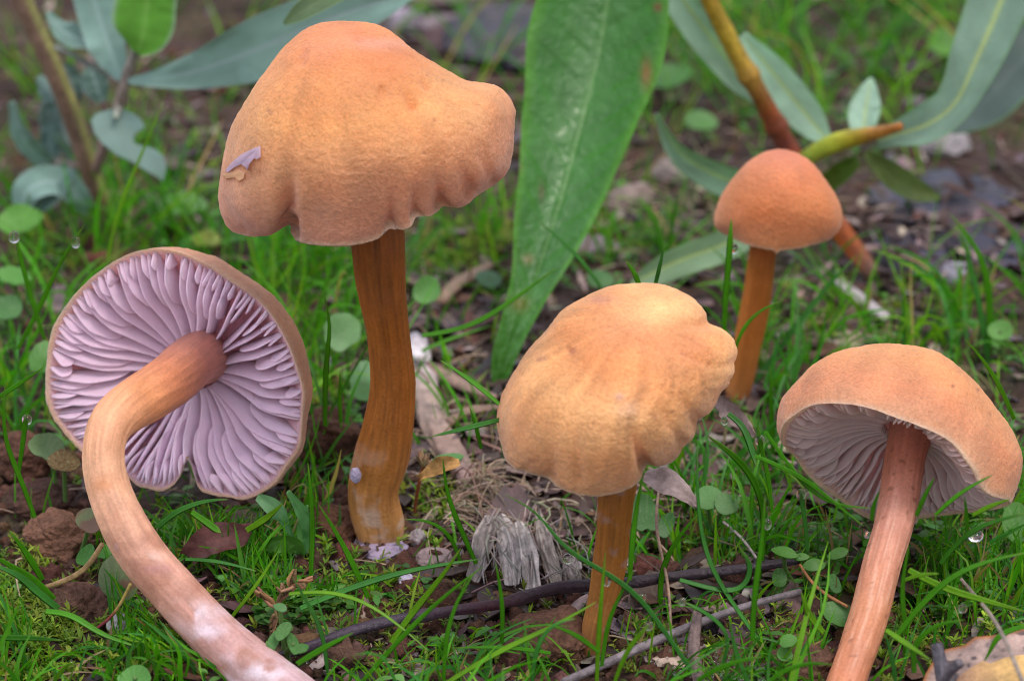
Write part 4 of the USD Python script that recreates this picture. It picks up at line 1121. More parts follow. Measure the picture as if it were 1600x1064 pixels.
sprig_leaf([(1190, 168, 10.6), (1165, 135, 10.7), (1130, 85, 10.8), (1085, 25, 10.9), (1045, -35, 11)], [8, 36, 58, 60, 50], 51)
sprig_leaf([(1295, 222, 10.0), (1275, 198, 10.3), (1240, 155, 10.6), (1200, 105, 10.9), (1160, 55, 11.2)], [14, 46, 58, 48, 14], 52)
sprig_leaf([(1255, 262, 10.0), (1205, 283, 9.6), (1150, 284, 9.3), (1095, 262, 9.2), (1055, 230, 9.2), (1026, 178, 9.3)], [14, 40, 50, 44, 28, 5], 53, roll=.5)
sprig_leaf([(1370, 222, 9.2), (1410, 208, 9.0), (1450, 194, 8.8), (1490, 164, 8.8), (1515, 118, 8.9), (1545, 50, 9.2), (1580, -40, 9.6)], [22, 44, 62, 62, 74, 92, 100], 54, nu=130, nv=30, base=(.205, .33, .24))
sprig_leaf([(1350, 212, 9.6), (1351, 185, 9.9), (1355, 155, 10.2), (1362, 122, 10.5)], [30, 50, 40, 6], 55)
sprig_leaf([(1352, 240, 9.2), (1385, 268, 9.6), (1425, 295, 10.0), (1468, 310, 10.4)], [14, 36, 36, 8], 56, base=(.16, .22, .06), rib=(.2, .26, .08))
sprig_leaf([(1230, 275, 9.8), (1190, 340, 9.0), (1140, 378, 8.4), (1075, 402, 7.9), (1010, 432, 7.5), (985, 446, 7.3)], [10, 44, 50, 48, 34, 10], 57, base=(.235, .37, .21))
sprig_leaf([(1480, 200, 12.), (1530, 165, 12.2), (1580, 115, 12.5), (1640, 50, 13)], [30, 84, 90, 70], 58, base=(.075, .12, .10), rib=(.10, .15, .13))
sprig_leaf([(1270, 300, 10.3), (1300, 282, 10.1), (1340, 250, 9.8)], [16, 34, 20], 59, base=(.09, .17, .02), rib=(.12, .2, .04))
# leaf tip at the top edge over the big sage leaf
put(one_leaf('grass_leaf', 'dark green leaf tip entering from the top edge above the tall cap', 'leaf', [(444, 38, 6.0), (470, 20, 6.0), (500, 2, 6.1), (570, -30, 6.2)], [6, 28, 34, 30], 'leaf_soft', (.10, .17, .07), seed=61, roll=.3, rib=(.2, .28, .12), edge=(.25, .35, .1)))

# ---------------------------------------------------------------- seedlings and small round leaves
def oval(w, h, n=26, lobes=0, depth=.08, notch=0.0, seed=0):
    r_ = np.random.default_rng(seed)
    a = np.linspace(0, 2 * np.pi, n, endpoint=False)
    r = 1 + (depth * np.abs(np.cos(a * lobes / 2)) - depth * .5 if lobes else 0) + .05 * np.sin(2 * a + r_.uniform(0, 6)) + .03 * np.sin(3 * a + r_.uniform(0, 6))
    if notch:
        r = r * (1 - notch * np.exp(-((a - np.pi * 1.5) / .35) ** 2))
    pt = 1 - .45 * np.abs(np.cos(a)) ** 3 if w / h > 1.3 else 1.0
    return np.stack([np.cos(a) * w * r, np.sin(a) * h * r * pt], -1)


GREEN_LEAF = (.13, .31, .085)


def seedling(label, leaves, foot, mat='leaf_soft', cat='seedling', dry=None):
    """leaves: (px, py, half width px, half height px, colour, tilt, lobes, lift); foot: pixel where the stalk meets the soil"""
    b0 = G(*foot)
    root = thing('seedling', b0, label, cat)
    for i, (x, y, w, h, col, tilt, lobes, fwd) in enumerate(leaves):
        o = P(x, y, b0[1] - fwd)
        s_ = cm_of(1, o)
        nrm = unit(np.array([rng.normal(0, .12), -math.sin(tilt), math.cos(tilt)]))
        vis = max(abs(nrm @ -FWD), .25)
        w, h = (w * .86, h * .86) if w > 24 else (w, h)
        poly = oval(w * s_, h * s_ / vis, lobes=lobes, notch=.25 if lobes else .1, seed=x)
        v, f, p2, d = disc_leaf(poly, o, nrm, (1, rng.normal(0, .3), rng.normal(0, .3)), thick=.02, dome=rng.uniform(-.25, .3) * w * s_, size=.045 if w < 30 else .06, seed=x, wave=.07)
        c = np.asarray(col) * np.array([.8, .92, .6]) * (.7 + .5 * fbm(v * 2.5, 3, x))[:, None]
        va = np.arctan2(p2[:, 1:2] + h * s_ * .8, p2[:, :1])
        rib = np.clip(np.exp(-(((va * 3.2) % 1 - .5) / .09) ** 2) * .3 + .25 * np.clip(d[:, None] - .75, 0, 1), 0, .5)
        c = c * (1 - rib) + np.array([.28, .40, .2]) * rib
        if dry is not None:
            k = np.clip((fbm(v * 3.5 + 3, 3, 4) - dry) * 9, 0, 1)[:, None] * .9
            c = c * (1 - k) + np.array([.24, .125, .085]) * k
        obj('leaf', (v, f), mat, root, tint=c)
        mid = (o + b0) / 2 + np.array([rng.normal(0, .06), .05, -.02])
        tv, tf, tu = tube(spline([o - nrm * .02, mid, b0 - [0, 0, .15]], 14), np.full(14, .032), 7)
        obj('stalk', (tv, tf), 'leaf_soft', root, tint=np.tile([.14, .25, .07], (len(tv), 1)))


seedling('single round bright leaf between the tall stem and the big leaf', [(667, 455, 26, 25, (.14, .33, .10), .9, 0, .3)], (655, 540))
seedling('round leaf on a stalk just left of the tall stem, higher one', [(535, 520, 35, 34, (.20, .37, .20), .9, 8, .3)], (538, 610))
seedling('round leaf half hidden behind the tall stem, lower one', [(570, 594, 28, 36, (.17, .34, .20), .9, 0, .2)], (575, 650))
seedling('small flat teal leaf left of the lower big leaf', [(764, 433, 21, 13, (.10, .21, .15), .5, 0, .2)], (770, 460))
seedling('two-lobed round leaf right of the golden cap', [(1108, 778, 22, 20, (.13, .31, .11), .7, 0, .4), (1135, 788, 20, 16, (.13, .30, .11), .6, 0, .5)], (1120, 850))
seedling('dark lobed leaves close behind the short golden stem', [(1006, 803, 22, 32, (.09, .22, .09), .9, 7, .2), (1040, 822, 13, 20, (.07, .19, .07), .8, 0, .2)], (1015, 850))
seedling('large bright leaf at the left edge below the sage plant', [(30, 344, 42, 29, (.13, .34, .05), .7, 0, .4)], (38, 420))
seedling('scalloped leaf at the left edge level with the gill cap top', [(22, 432, 32, 18, (.11, .31, .06), .5, 9, .4)], (30, 500))
seedling('dull round leaf at the left edge under the scalloped one', [(12, 482, 26, 25, (.08, .22, .07), .7, 0, .4)], (18, 545))
seedling('dewy scalloped leaf touching the left rim of the gill cap', [(66, 560, 20, 26, (.15, .36, .10), .9, 8, .5)], (72, 640))
seedling('pale grey-green leaf above the soil-covered leaf', [(74, 700, 34, 24, (.20, .29, .17), .7, 7, .3)], (88, 790))
seedling('leaf heaped with brown soil left of the hooked stem', [(100, 720, 33, 20, (.20, .11, .075), .6, 0, .5)], (102, 800), mat='clod_soil')
seedling('mud-splashed pale leaf touching the hooked stem', [(140, 814, 27, 21, (.30, .30, .20), .8, 0, .6)], (118, 870), dry=.5)
seedling('withered grey-green leaf behind the lower hooked stem', [(186, 900, 38, 42, (.20, .24, .14), .8, 0, .3)], (190, 945), dry=.55)
seedling('bright leaf tip at the bottom edge by the bent stem foot', [(210, 1058, 34, 20, (.12, .33, .07), .5, 0, .5)], (210, 1085))
seedling('small leaf at the right edge above the leaning cap', [(1563, 517, 19, 17, (.15, .33, .09), .7, 0, .3)], (1568, 560))
seedling('bright leaf at the right edge under the leaning cap', [(1588, 818, 26, 36, (.13, .33, .08), .8, 0, .4)], (1590, 870))
seedling('oval-leaved seedling above the right end of the dark twig', [(1226, 862, 22, 8, (.09, .27, .03), .5, 0, .4), (1272, 884, 19, 10, (.09, .24, .05), .6, 0, .5), (1304, 912, 9, 17, (.08, .23, .06), .9, 0, .6), (1218, 903, 12, 15, (.06, .18, .03), .8, 0, .4), (1310, 866, 17, 9, (.09, .23, .05), .6, 0, .3), (1252, 872, 13, 6, (.08, .25, .03), .6, 0, .4)], (1262, 920))
seedling('flat oval green leaf left of the lower ribbed stem', [(1312, 962, 36, 22, (.10, .26, .07), .5, 0, .3)], (1310, 985))
seedling('pair of tiny dewy leaves right of the knobbly clod', [(134, 868, 12, 18, (.09, .30, .05), .8, 0, .3), (164, 862, 12, 12, (.09, .28, .05), .6, 0, .3)], (145, 890))
seedling('far leaf beside the upper big leaf', [(1043, 122, 46, 26, (.07, .21, .05), .5, 0, .3)], (1043, 165))
seedling('far leaf right of the upper big leaf, lower one', [(1095, 190, 30, 20, (.09, .24, .06), .6, 0, .3)], (1095, 225))
seedling('leaf above the golden cap beside the pale sprig leaf', [(938, 436, 26, 16, (.09, .23, .09), .5, 0, .3)], (938, 470))
seedling('pale dull leaf behind the left edge of the tall cap', [(285, 318, 46, 24, (.13, .30, .09), .6, 0, .3)], (285, 360))
seedling('flat bright leaf below the wood strip', [(700, 722, 24, 10, (.14, .32, .12), .3, 0, .2)], (700, 740))
seedling('far bright leaf at the top right beside the pale sprig leaf', [(1478, 70, 34, 26, (.13, .33, .05), .7, 0, .3)], (1478, 120))
seedling('yellow-green leaf low between cap and sage plant', [(322, 372, 22, 14, (.30, .34, .05), .5, 0, .2)], (322, 392))
seedling('tiny pale plant right of the foot of the grey stalk', [(1232, 1002, 14, 10, (.15, .36, .08), .7, 0, .3), (1226, 1022, 12, 12, (.14, .34, .08), .7, 0, .3)], (1230, 1045))
seedling('cluster of small glossy leaves by the withered sprig', [(442, 985, 10, 17, (.10, .25, .07), .8, 0, .4), (458, 1005, 9, 18, (.09, .25, .06), .9, 0, .4), (428, 1000, 9, 19, (.10, .26, .08), .9, 0, .4), (470, 1012, 14, 7, (.08, .24, .05), .5, 0, .3), (438, 950, 12, 6, (.10, .25, .09), .5, 0, .3)], (448, 1040))

# long-leaved seedling under the gill cap
ll = thing('seedling', G(475, 865), 'long-leaved seedling with curled fleshy leaves below the gill cap', 'seedling')
for sd, (sp__, w__, col, ro) in enumerate([([(470, 868, -1.0), (460, 852, -1.1), (440, 846, -1.2), (412, 856, -1.2)], [12, 26, 30, 10], (.14, .34, .06), .6), ([(468, 862, -1.0), (445, 815, -1.2), (425, 790, -1.3), (402, 776, -1.3)], [10, 14, 26, 12], (.17, .37, .16), .2),
                                           ([(474, 862, -.9), (484, 835, -1.0), (476, 805, -1.1), (450, 768, -1.2)], [10, 18, 20, 6], (.12, .31, .10), .4), ([(478, 866, -.9), (470, 830, -.8), (480, 790, -.8)], [8, 12, 4], (.11, .30, .08), .2)]):
    put(one_leaf('leaf', None, None, sp__, w__, 'leaf_soft', col, ll, seed=80 + sd, roll=ro, cup=.2, crease=.15, wave=.03, nu=40, nv=14, rib=(.25, .42, .15)))

# ---------------------------------------------------------------- grass
def inside_guard(c, Yv):
    for pg, yb in cap_masks:
        x0, y0, x1, y1 = pg.bounds
        k = (Yv < yb) & (c[:, 0] > x0) & (c[:, 0] < x1) & (c[:, 1] > y0) & (c[:, 1] < y1)
        if k.any() and contains_xy(pg, c[k, 0], c[k, 1]).any():
            return True
    return False


GRASS = [(.070, .275, .007), (.052, .22, .03), (.145, .34, .010), (.036, .16, .008)]


def hero(label, pix, w, tone=0, dy=-.3, Y=None, roll=None, fold=.4, tipt=.38, group=None):
    """one blade: pix from the foot to the tip; Y: depth of the foot (else where it meets the ground), dy: how far the tip leans"""
    y0 = G(*pix[0])[1] if Y is None else Y
    if 'drop' in label:
        tipt = .8
    k = np.linspace(0, 1, len(pix))
    pts = np.array([P(a, b, y0 + dy * t) for (a, b), t in zip(pix, k)])
    if Y is None:
        pts[0][2] -= .1
    v, f = blade(pts, cm_of(w * .78, pts[len(pts) // 2]), n=22, roll=rng.uniform(-.5, .5) if roll is None else roll, fold=fold, thick=.02, tipt=tipt)
    c = np.asarray(GRASS[tone]) * (.8 + .4 * fbm(v * 1.5, 3, 5))[:, None]
    tip = np.clip(np.repeat(np.linspace(0, 1, 22), 6) * 6 - 5, 0, 1)[:, None] * .4
    c = c * (1 - tip) + np.array([.3, .36, .08]) * tip
    obj('grass_shoot', (v, f), 'grass_blade', tint=c, base=pts[0], label=label, cat='grass blade', group=group)


hero('upright grass blade with a drop in front of the small mushroom', [(1132, 530), (1134, 470), (1139, 410), (1143, 342)], 12, 0, Y=2.5)
hero('thin curved blade crossing the small mushroom stem', [(1148, 548), (1162, 515), (1188, 487), (1219, 471)], 8, 0, Y=2.6)
hero('wide blade slanting up right of the small mushroom stem', [(1170, 600), (1230, 530), (1275, 470), (1340, 398)], 14, 1, dy=.2)
hero('bluish narrow leaf hanging right of the golden cap', [(1138, 647), (1158, 665), (1172, 695), (1182, 729)], 13, 1, Y=-1.0, dy=-.4, tipt=.75)
hero('curved blade bearing two drops right of the golden cap', [(1183, 915), (1194, 830), (1188, 775), (1160, 725), (1105, 680)], 13, 0, dy=-.6)
hero('steep blade left of the leaning cap', [(1210, 720), (1206, 650), (1204, 572)], 12, 0)
hero('blade sloping across the lower left rim of the leaning cap', [(1196, 674), (1240, 735), (1290, 780), (1362, 794)], 9, 0, Y=-3.2, dy=-.3)
hero('blade under the leaning cap rim pointing at its stem', [(1180, 712), (1250, 745), (1310, 790), (1350, 822)], 9, 0, Y=-3.3, dy=-.2)
hero('long bluish blade running down right of the golden stem', [(1080, 1045), (1035, 980), (1000, 935), (940, 890), (880, 850), (838, 802), (788, 772)], 12, 1, Y=-4.6, dy=1.0)
hero('tall blade rising beside the golden stem to the cap', [(984, 905), (990, 830), (1000, 765), (1006, 735)], 11, 0, Y=-3.4)
hero('blade curving up right of the golden stem', [(1032, 950), (1036, 890), (1060, 840), (1097, 796)], 12, 0, dy=-.4)
hero('pair of blades before the golden stem, left one', [(932, 1066), (936, 980), (946, 862)], 10, 2, Y=-4.2)
hero('pair of blades before the golden stem, right one', [(940, 1040), (955, 960), (992, 890)], 9, 0, Y=-3.9)
hero('long thin blade from the golden cap down to the dark twig', [(1185, 1000), (1150, 950), (1110, 880), (1092, 800), (1090, 690)], 10, 1, Y=-3.4, dy=.6)
hero('hooked blade lying over the dark twig', [(1062, 906), (1105, 918), (1160, 916), (1172, 885), (1155, 855)], 12, 1, Y=-3.2, dy=.1, tipt=.8)
hero('blade with a drop at its tip below the golden stem', [(1130, 1035), (1135, 995), (1112, 965), (1068, 940)], 8, 1, Y=-4.2)
hero('yellow-green blade ending in a drop at the bottom middle', [(960, 1066), (985, 1010), (1014, 975)], 9, 2, Y=-5.0)
hero('green blade beside the thin grey stalk', [(1176, 1000), (1180, 930), (1190, 850), (1196, 770)], 13, 0, Y=-4.2)
hero('steep blade crossing the grey stalk near the stub', [(1168, 1064), (1150, 1020), (1140, 970)], 12, 1, Y=-5.0)
hero('broad blade sloping up through the bottom edge right of the stub', [(1090, 1062), (1130, 1040), (1194, 1025)], 12, 0, Y=-5.2)
hero('arched blade at the bottom edge left of the ribbed stem', [(1195, 1070), (1230, 1045), (1270, 1036), (1302, 1038)], 11, 0, Y=-5.4)
hero('yellowing short blade left of the ribbed stem', [(1286, 988), (1264, 960), (1252, 925)], 14, 2, Y=-4.2)
hero('upright blade left of the dark round clod foot', [(485, 900), (487, 810), (481, 723)], 12, 0, Y=-2.0)
hero('blade leaning left in front of the reddish clod', [(575, 933), (535, 850), (498, 788)], 12, 0, Y=-2.6)
hero('curving blade over the straw right of the tall stem foot', [(744, 880), (722, 830), (700, 770), (692, 715)], 11, 0, Y=-1.6)
hero('bent blade arching right from the tall stem foot', [(720, 880), (700, 836), (668, 815), (632, 811)], 8, 0, Y=-1.4)
hero('pale yellow-green blade lying along the dark twig', [(452, 928), (510, 926), (564, 940), (620, 975), (669, 1016)], 9, 2, Y=-3.4, dy=-.8)
hero('long bluish blade nearly level above the dark twig', [(470, 950), (560, 915), (640, 892), (752, 873)], 13, 1, Y=-2.9, dy=.2)
hero('bright broad blade climbing right across the dark twig', [(612, 1003), (650, 950), (690, 900), (720, 856)], 14, 2, Y=-3.6)
hero('long blade from the bottom edge up to the straw', [(566, 1064), (622, 1001), (690, 935), (756, 884)], 11, 0, Y=-4.2)
hero('upright blade with a curve left of the straw', [(694, 1062), (700, 990), (720, 930), (743, 892)], 10, 0, Y=-4.2)
hero('steep blade in front of the pale straw sheaths', [(784, 1005), (784, 940), (774, 878)], 9, 0, Y=-3.6)
hero('long bright blade at the bottom middle reaching the golden stem', [(700, 1066), (785, 1016), (860, 980), (932, 940)], 12, 2, Y=-4.4)
hero('level blade left of the light crumbly clod', [(860, 1020), (800, 1012), (706, 1012)], 8, 0, Y=-4.0)
hero('blade arching over the light crumbly clod', [(832, 1064), (842, 1010), (868, 976), (900, 966)], 11, 1, Y=-4.6)
hero('blade sloping down right over the light crumbly clod', [(935, 1018), (895, 990), (858, 975)], 10, 0, Y=-4.4)
hero('bright blade pointing left above the gill cap seedling', [(386, 828), (420, 806), (442, 786)], 15, 2, Y=-2.0)
hero('broad bluish blade under the notch of the gill cap', [(246, 824), (280, 798), (330, 782), (356, 780)], 12, 1, Y=-2.0)
hero('short broad blade with a cut tip below the gill cap', [(300, 800), (322, 815), (345, 832)], 14, 0, Y=-2.2, tipt=.85)
hero('level blade below the gill cap running to the seedling', [(290, 874), (340, 878), (400, 892)], 9, 1, Y=-2.2)
hero('long pale blade from the bent stem to the gill cap seedling', [(364, 962), (400, 915), (434, 862)], 9, 2, Y=-2.9)
hero('bright blade at the bottom edge right of the bent stem end', [(465, 1036), (505, 1012), (552, 988)], 13, 0, Y=-4.6)
hero('steep blade right of the withered sprig', [(512, 1050), (500, 980), (480, 940), (456, 900)], 10, 1, Y=-3.6)
hero('broad blade at the left edge over the knobbly clod', [(84, 935), (52, 905), (20, 885), (-20, 862)], 17, 0, Y=-2.5)
hero('broad blade at the left edge under the first one', [(90, 950), (56, 922), (26, 898), (-20, 880)], 18, 1, Y=-2.7)
hero('slanted blade at the left edge behind the knobbly clod', [(66, 905), (45, 870), (14, 828)], 14, 0, Y=-2.2)
hero('long blade lying beside the angular clod to the pebble', [(72, 955), (110, 962), (150, 985), (215, 1010)], 14, 0, Y=-3.4)
hero('level dark blade left of the angular clod', [(-10, 996), (40, 996), (98, 1000)], 13, 3, Y=-3.5)
hero('orange-tipped thin blade at the bottom left', [(84, 1064), (104, 1040), (116, 1034)], 9, 2, Y=-4.4)
hero('thin blade leaning over the left edge soil clod', [(54, 808), (28, 740), (10, 690), (8, 600)], 11, 0, Y=-1.4)
hero('blade at the left rim of the gill cap pointing up', [(-5, 622), (20, 606), (68, 574)], 9, 0, Y=-1.0)
hero('upright blade at the left edge with a drop at its tip', [(70, 530), (48, 460), (24, 365)], 9, 0, Y=2.5)
hero('dewy blade slanting up to the sage plant', [(28, 545), (66, 470), (100, 400), (132, 352)], 10, 0, Y=2.6)
hero('thin blade below the sage plant stem, left one', [(34, 410), (44, 350), (44, 300)], 8, 0)
hero('yellow grass stem crossing the bitten leaf', [(168, 405), (185, 332), (212, 262), (255, 160)], 7, 2, Y=6.5, dy=.5)
hero('bright blade behind the tall cap edge', [(285, 380), (262, 325), (240, 283)], 10, 0)
hero('upright blade between gill cap and tall stem, tallest', [(508, 665), (511, 560), (514, 500), (506, 462)], 11, 0, Y=.6)
hero('upright blade between gill cap and tall stem, shorter one', [(532, 660), (531, 620), (531, 582)], 8, 0, Y=.8)
hero('dark upright blade right of the gill cap', [(545, 580), (543, 500), (540, 412)], 9, 0)
hero('blade sloping from the tall stem across the lower big leaf', [(660, 525), (730, 510), (800, 470), (870, 418)], 12, 0, Y=3.2, dy=-.4)
hero('thin blade crossing the big leaf down to the golden cap', [(938, 448), (910, 410), (870, 370), (840, 345)], 8, 1, Y=4.6, dy=.0)
hero('blade left of the golden cap, upper one', [(780, 632), (742, 600), (688, 563)], 10, 0, Y=-2.6, dy=.2)
hero('bluish blade left of the golden cap, lower one', [(784, 655), (740, 666), (674, 682)], 11, 1, Y=-2.6, dy=-.3)
hero('short blade standing left of the golden cap', [(752, 700), (745, 672), (734, 636)], 8, 0, Y=-2.4)
hero('short blade tip above the golden cap', [(1000, 452), (992, 430), (978, 408)], 11, 0, Y=.8)
hero('thin blade tip above the golden cap beside the pale leaf', [(1022, 452), (1030, 420), (1038, 382)], 8, 1, Y=.9)
hero('broad forked blade at the right in front of the slate stone', [(1542, 560), (1545, 470), (1530, 400), (1484, 334)], 16, 0)
hero('second broad blade of the fork before the slate stone', [(1546, 570), (1530, 480), (1512, 400), (1500, 362)], 14, 1)
hero('straight upright blade above the leaning cap', [(1412, 532), (1412, 480), (1414, 432)], 9, 0)
hero('blade bending behind the right side of the leaning cap', [(1585, 655), (1560, 600), (1530, 555), (1508, 530)], 10, 0, Y=-.2)
hero('long blade climbing to the right edge over the speckled dead leaf', [(1398, 998), (1440, 945), (1500, 895), (1610, 862)], 13, 0, Y=-4.4)
hero('long bright blade sloping down to the right edge', [(1420, 890), (1470, 915), (1530, 935), (1605, 956)], 16, 2, Y=-4.0)
hero('upright blade right of the ribbed stem', [(1416, 990), (1410, 920), (1420, 852)], 10, 0, Y=-4.2)
hero('curved blade left of the speckled dead leaf', [(1428, 1050), (1435, 1000), (1470, 975), (1508, 968)], 13, 0, Y=-4.9)
hero('bright blade crossing low right of the ribbed stem', [(1384, 984), (1420, 1008), (1453, 1030)], 11, 2, Y=-5.2)
hero('bluish blade at the bottom edge right of the ribbed stem', [(1400, 1068), (1392, 1020), (1382, 988)], 9, 1, Y=-5.2)
hero('short bright blade pointing right beside the ribbed stem', [(1414, 906), (1440, 898), (1467, 896)], 9, 2, Y=-4.2)
hero('blade leaning over the speckled dead leaf', [(1600, 978), (1560, 995), (1545, 1020), (1538, 1032)], 12, 0, Y=-4.8, dy=.0)
hero('small blade before the right half of the leaning cap, left one', [(1432, 805), (1445, 775), (1460, 746)], 9, 0, Y=-3.4)
hero('small blade before the right half of the leaning cap, long one', [(1462, 805), (1500, 772), (1551, 742)], 10, 0, Y=-3.4)
hero('upright blade before the right rim of the leaning cap', [(1512, 832), (1510, 800), (1507, 775)], 8, 0, Y=-3.4)
hero('blade under the right rim of the leaning cap', [(1520, 805), (1550, 790), (1578, 780)], 10, 2, Y=-3.3)
hero('dark blade crossing below the leaning cap at right', [(1470, 880), (1520, 830), (1610, 800)], 11, 3, Y=-3.6)
hero('short blade rising before the ribbed stem at the cap shade', [(1362, 812), (1366, 790), (1374, 768)], 9, 0, Y=-3.8)

hero('thin blade holding the upper drop right of the golden cap', [(1206, 800), (1200, 745), (1190, 700), (1184, 664)], 8, 0, Y=-2.0, dy=-.25, roll=.1)
hero('thin blade holding a drop left of the gill cap', [(30, 735), (36, 690), (42, 645)], 9, 0, Y=-.6, dy=-.35, roll=.1)
hero('thin blade holding the drop under the leaning cap rim', [(1262, 860), (1258, 815), (1250, 764)], 8, 1, Y=-3.0, dy=-.35, roll=.1)
tuft_spots = [   # centre px, spread px, tufts, blade length cm
    (150, 350, 170, 40, 46, (1.2, 2.6)), (470, 520, 60, 110, 46, (1.4, 2.8)), (470, 420, 80, 30, 20, (1.2, 2.2)), (1320, 110, 190, 70, 60, (1.8, 3.8)), (1500, 60, 80, 50, 24, (1.8, 3.4)), (1120, 60, 70, 60, 26, (1.5, 3.)), (1470, 540, 110, 45, 18, (1.2, 2.6)),
    (1500, 850, 90, 45, 70, (1.0, 2.2)), (1190, 640, 80, 70, 26, (1.2, 2.2)), (1140, 800, 70, 90, 18, (1.0, 2.0)), (400, 880, 110, 70, 52, (.8, 1.7)), (350, 1000, 120, 50, 20, (.8, 1.5)), (60, 950, 70, 90, 24, (.8, 1.6)), (280, 1040, 70, 30, 30, (.7, 1.3)), (680, 1000, 110, 50, 22, (.8, 1.8)),
    (1150, 1040, 110, 30, 10, (.8, 1.6)), (170, 120, 170, 90, 14, (1.4, 3.0)), (710, 340, 40, 60, 14, (1.2, 2.0)), (40, 600, 45, 100, 24, (1.2, 2.4)), (1560, 980, 40, 60, 14, (.8, 1.5)), (750, 130, 60, 40, 9, (1.8, 3.0)), (1280, 560, 60, 60, 12, (1.0, 2.0)), (1000, 400, 90, 40, 10, (1.0, 1.8)), (340, 60, 120, 60, 12, (1.4, 2.6))]
gb = Bag()


def tuft(x, y, lo, hi_, check=True):
    heading = rng.uniform(0, 2 * np.pi)
    hue = rng.choice(4, p=[.5, .18, .17, .15])
    for _ in range(rng.integers(3, 8)):
        bx, by = x + rng.normal(0, .16), y + rng.normal(0, .16)
        L_ = rng.uniform(lo, hi_)
        az = heading + rng.normal(0, 1.2)
        d = np.array([math.cos(az), math.sin(az), 0])
        lean, droop = rng.uniform(.1, .7), rng.uniform(0, .8)
        z0 = float(gh(bx, by)) - .08
        t = np.array([0, .33, .66, 1.])
        ang = lean + droop * t * t * 1.3
        seg = np.vstack([[0, 0, 0], np.cumsum((L_ / 3) * (np.cos(ang[1:])[:, None] * np.array([0, 0, 1]) + np.sin(ang[1:])[:, None] * d), 0)])
        pts = np.array([bx, by, z0]) + seg + np.r_[[[0, 0, 0]], rng.normal(0, .04, (3, 3))]
        pts[:, 2] = np.maximum(pts[:, 2], float(gh(bx, by)) - .1)
        if check:
            dense = spline(pts, 9)
            c = to_cam(dense)
            if inside_guard(c[:, :2], dense[:, 1]):
                continue
        n = 7
        v, f = blade(pts, rng.uniform(.03, .07), n=n, roll=rng.uniform(-1.1, 1.1), fold=rng.uniform(.15, .5), tipt=.45)
        c = np.asarray(jitter(GRASS[hue], .16))
        if rng.random() < .05:
            c = jitter((.36, .28, .10), .2)
        k = np.repeat(np.linspace(0, 1, n), 3)[:, None]
        gb.add(v, f, c * (.75 + .3 * k))


guard([(430, 1040), (430, 1000), (700, 925), (860, 890), (1240, 850), (1250, 890), (900, 950), (720, 975)], -1.0)
guard([(660, 560), (760, 560), (940, 930), (700, 930)], -.3)
guard([(880, 1064), (1250, 910), (1250, 945), (940, 1064)], -2.)
guard([(0, 700), (130, 700), (170, 990), (70, 1000), (40, 900), (0, 880)], 0.)
guard([(460, 660), (560, 660), (560, 880), (470, 880)], -.5)
guard([(1430, 1064), (1600, 960), (1600, 1064)], -3.)
guard([(540, 380), (650, 380), (650, 870), (540, 870)], 1.0)
guard([(925, 760), (1000, 760), (985, 900), (950, 1010), (905, 1010)], -1.8)
guard([(1140, 385), (1215, 385), (1190, 560), (1175, 620), (1130, 620)], 5.6)
for cx, cy, sx, sy, n, (lo, hi_) in tuft_spots:
    for _ in range(int(n * .62)):
        p = G(cx + rng.normal(0, sx), max(cy + rng.normal(0, sy), -60))
        tuft(p[0], p[1], lo, hi_)
for _ in range(900):                                   # the rest of the lawn, beside and beyond the picture
    x, y = rng.uniform(-15, 15), rng.uniform(-9, 40)
    c = to_cam(np.array([x, y, 0.]))
    if -40 < c[0] < 1640 and -30 < c[1] < 1100:
        if rng.random() < .95:
            continue
    tuft(x, y, 1.0, 2.6)
def fine_blade(x, y, L_):
    az, lean = rng.uniform(0, 2 * np.pi), rng.uniform(.1, 1.0)
    d = np.array([math.cos(az) * math.sin(lean), math.sin(az) * math.sin(lean), math.cos(lean)])
    b0 = np.array([x, y, float(gh(x, y)) - .05])
    pts = np.array([b0, b0 + d * L_ * .5 + [0, 0, .06 * L_], b0 + d * L_ - [0, 0, .2 * L_ * lean]])
    c = to_cam(pts)
    if inside_guard(c[:, :2], pts[:, 1]):
        return
    v, f = blade(pts, rng.uniform(.018, .045), n=5, roll=rng.uniform(-1.2, 1.2), fold=.3, tipt=.4)
    col = jitter(GRASS[rng.choice(4, p=[.45, .15, .25, .15])] if rng.random() < .88 else [(.34, .26, .12), (.24, .15, .07)][rng.integers(2)], .2)
    gb.add(v, f, col * (.7 + .35 * np.repeat(np.linspace(0, 1, 5), 3)[:, None]))


for cx, cy, sx, sy, n in [(400, 890, 110, 70, 800), (300, 1000, 130, 45, 700), (60, 960, 60, 70, 300), (680, 990, 140, 50, 700), (1000, 980, 120, 60, 420), (1160, 860, 80, 90, 360), (1480, 900, 100, 60, 800), (1200, 1040, 110, 25, 300), (640, 930, 90, 30, 260), (900, 985, 70, 30, 160), (330, 860, 70, 30, 260), (1080, 930, 70, 30, 120), (200, 380, 170, 60, 240), (480, 560, 70, 130, 300),
                          (1320, 120, 200, 80, 300), (1470, 560, 120, 45, 160), (720, 380, 60, 60, 110), (1000, 380, 90, 60, 140), (150, 150, 160, 100, 90), (720, 640, 60, 80, 60)]:
    for _ in range(n):
        p = G(cx + rng.normal(0, sx), max(cy + rng.normal(0, sy), -60))
        fine_blade(p[0], p[1], rng.uniform(.35, 1.2))
mf, tc = gb.get()
obj('grass', mf, 'grass_blade', tint=tc, kind='stuff')

# tiny weeds between the blades
wb = Bag()


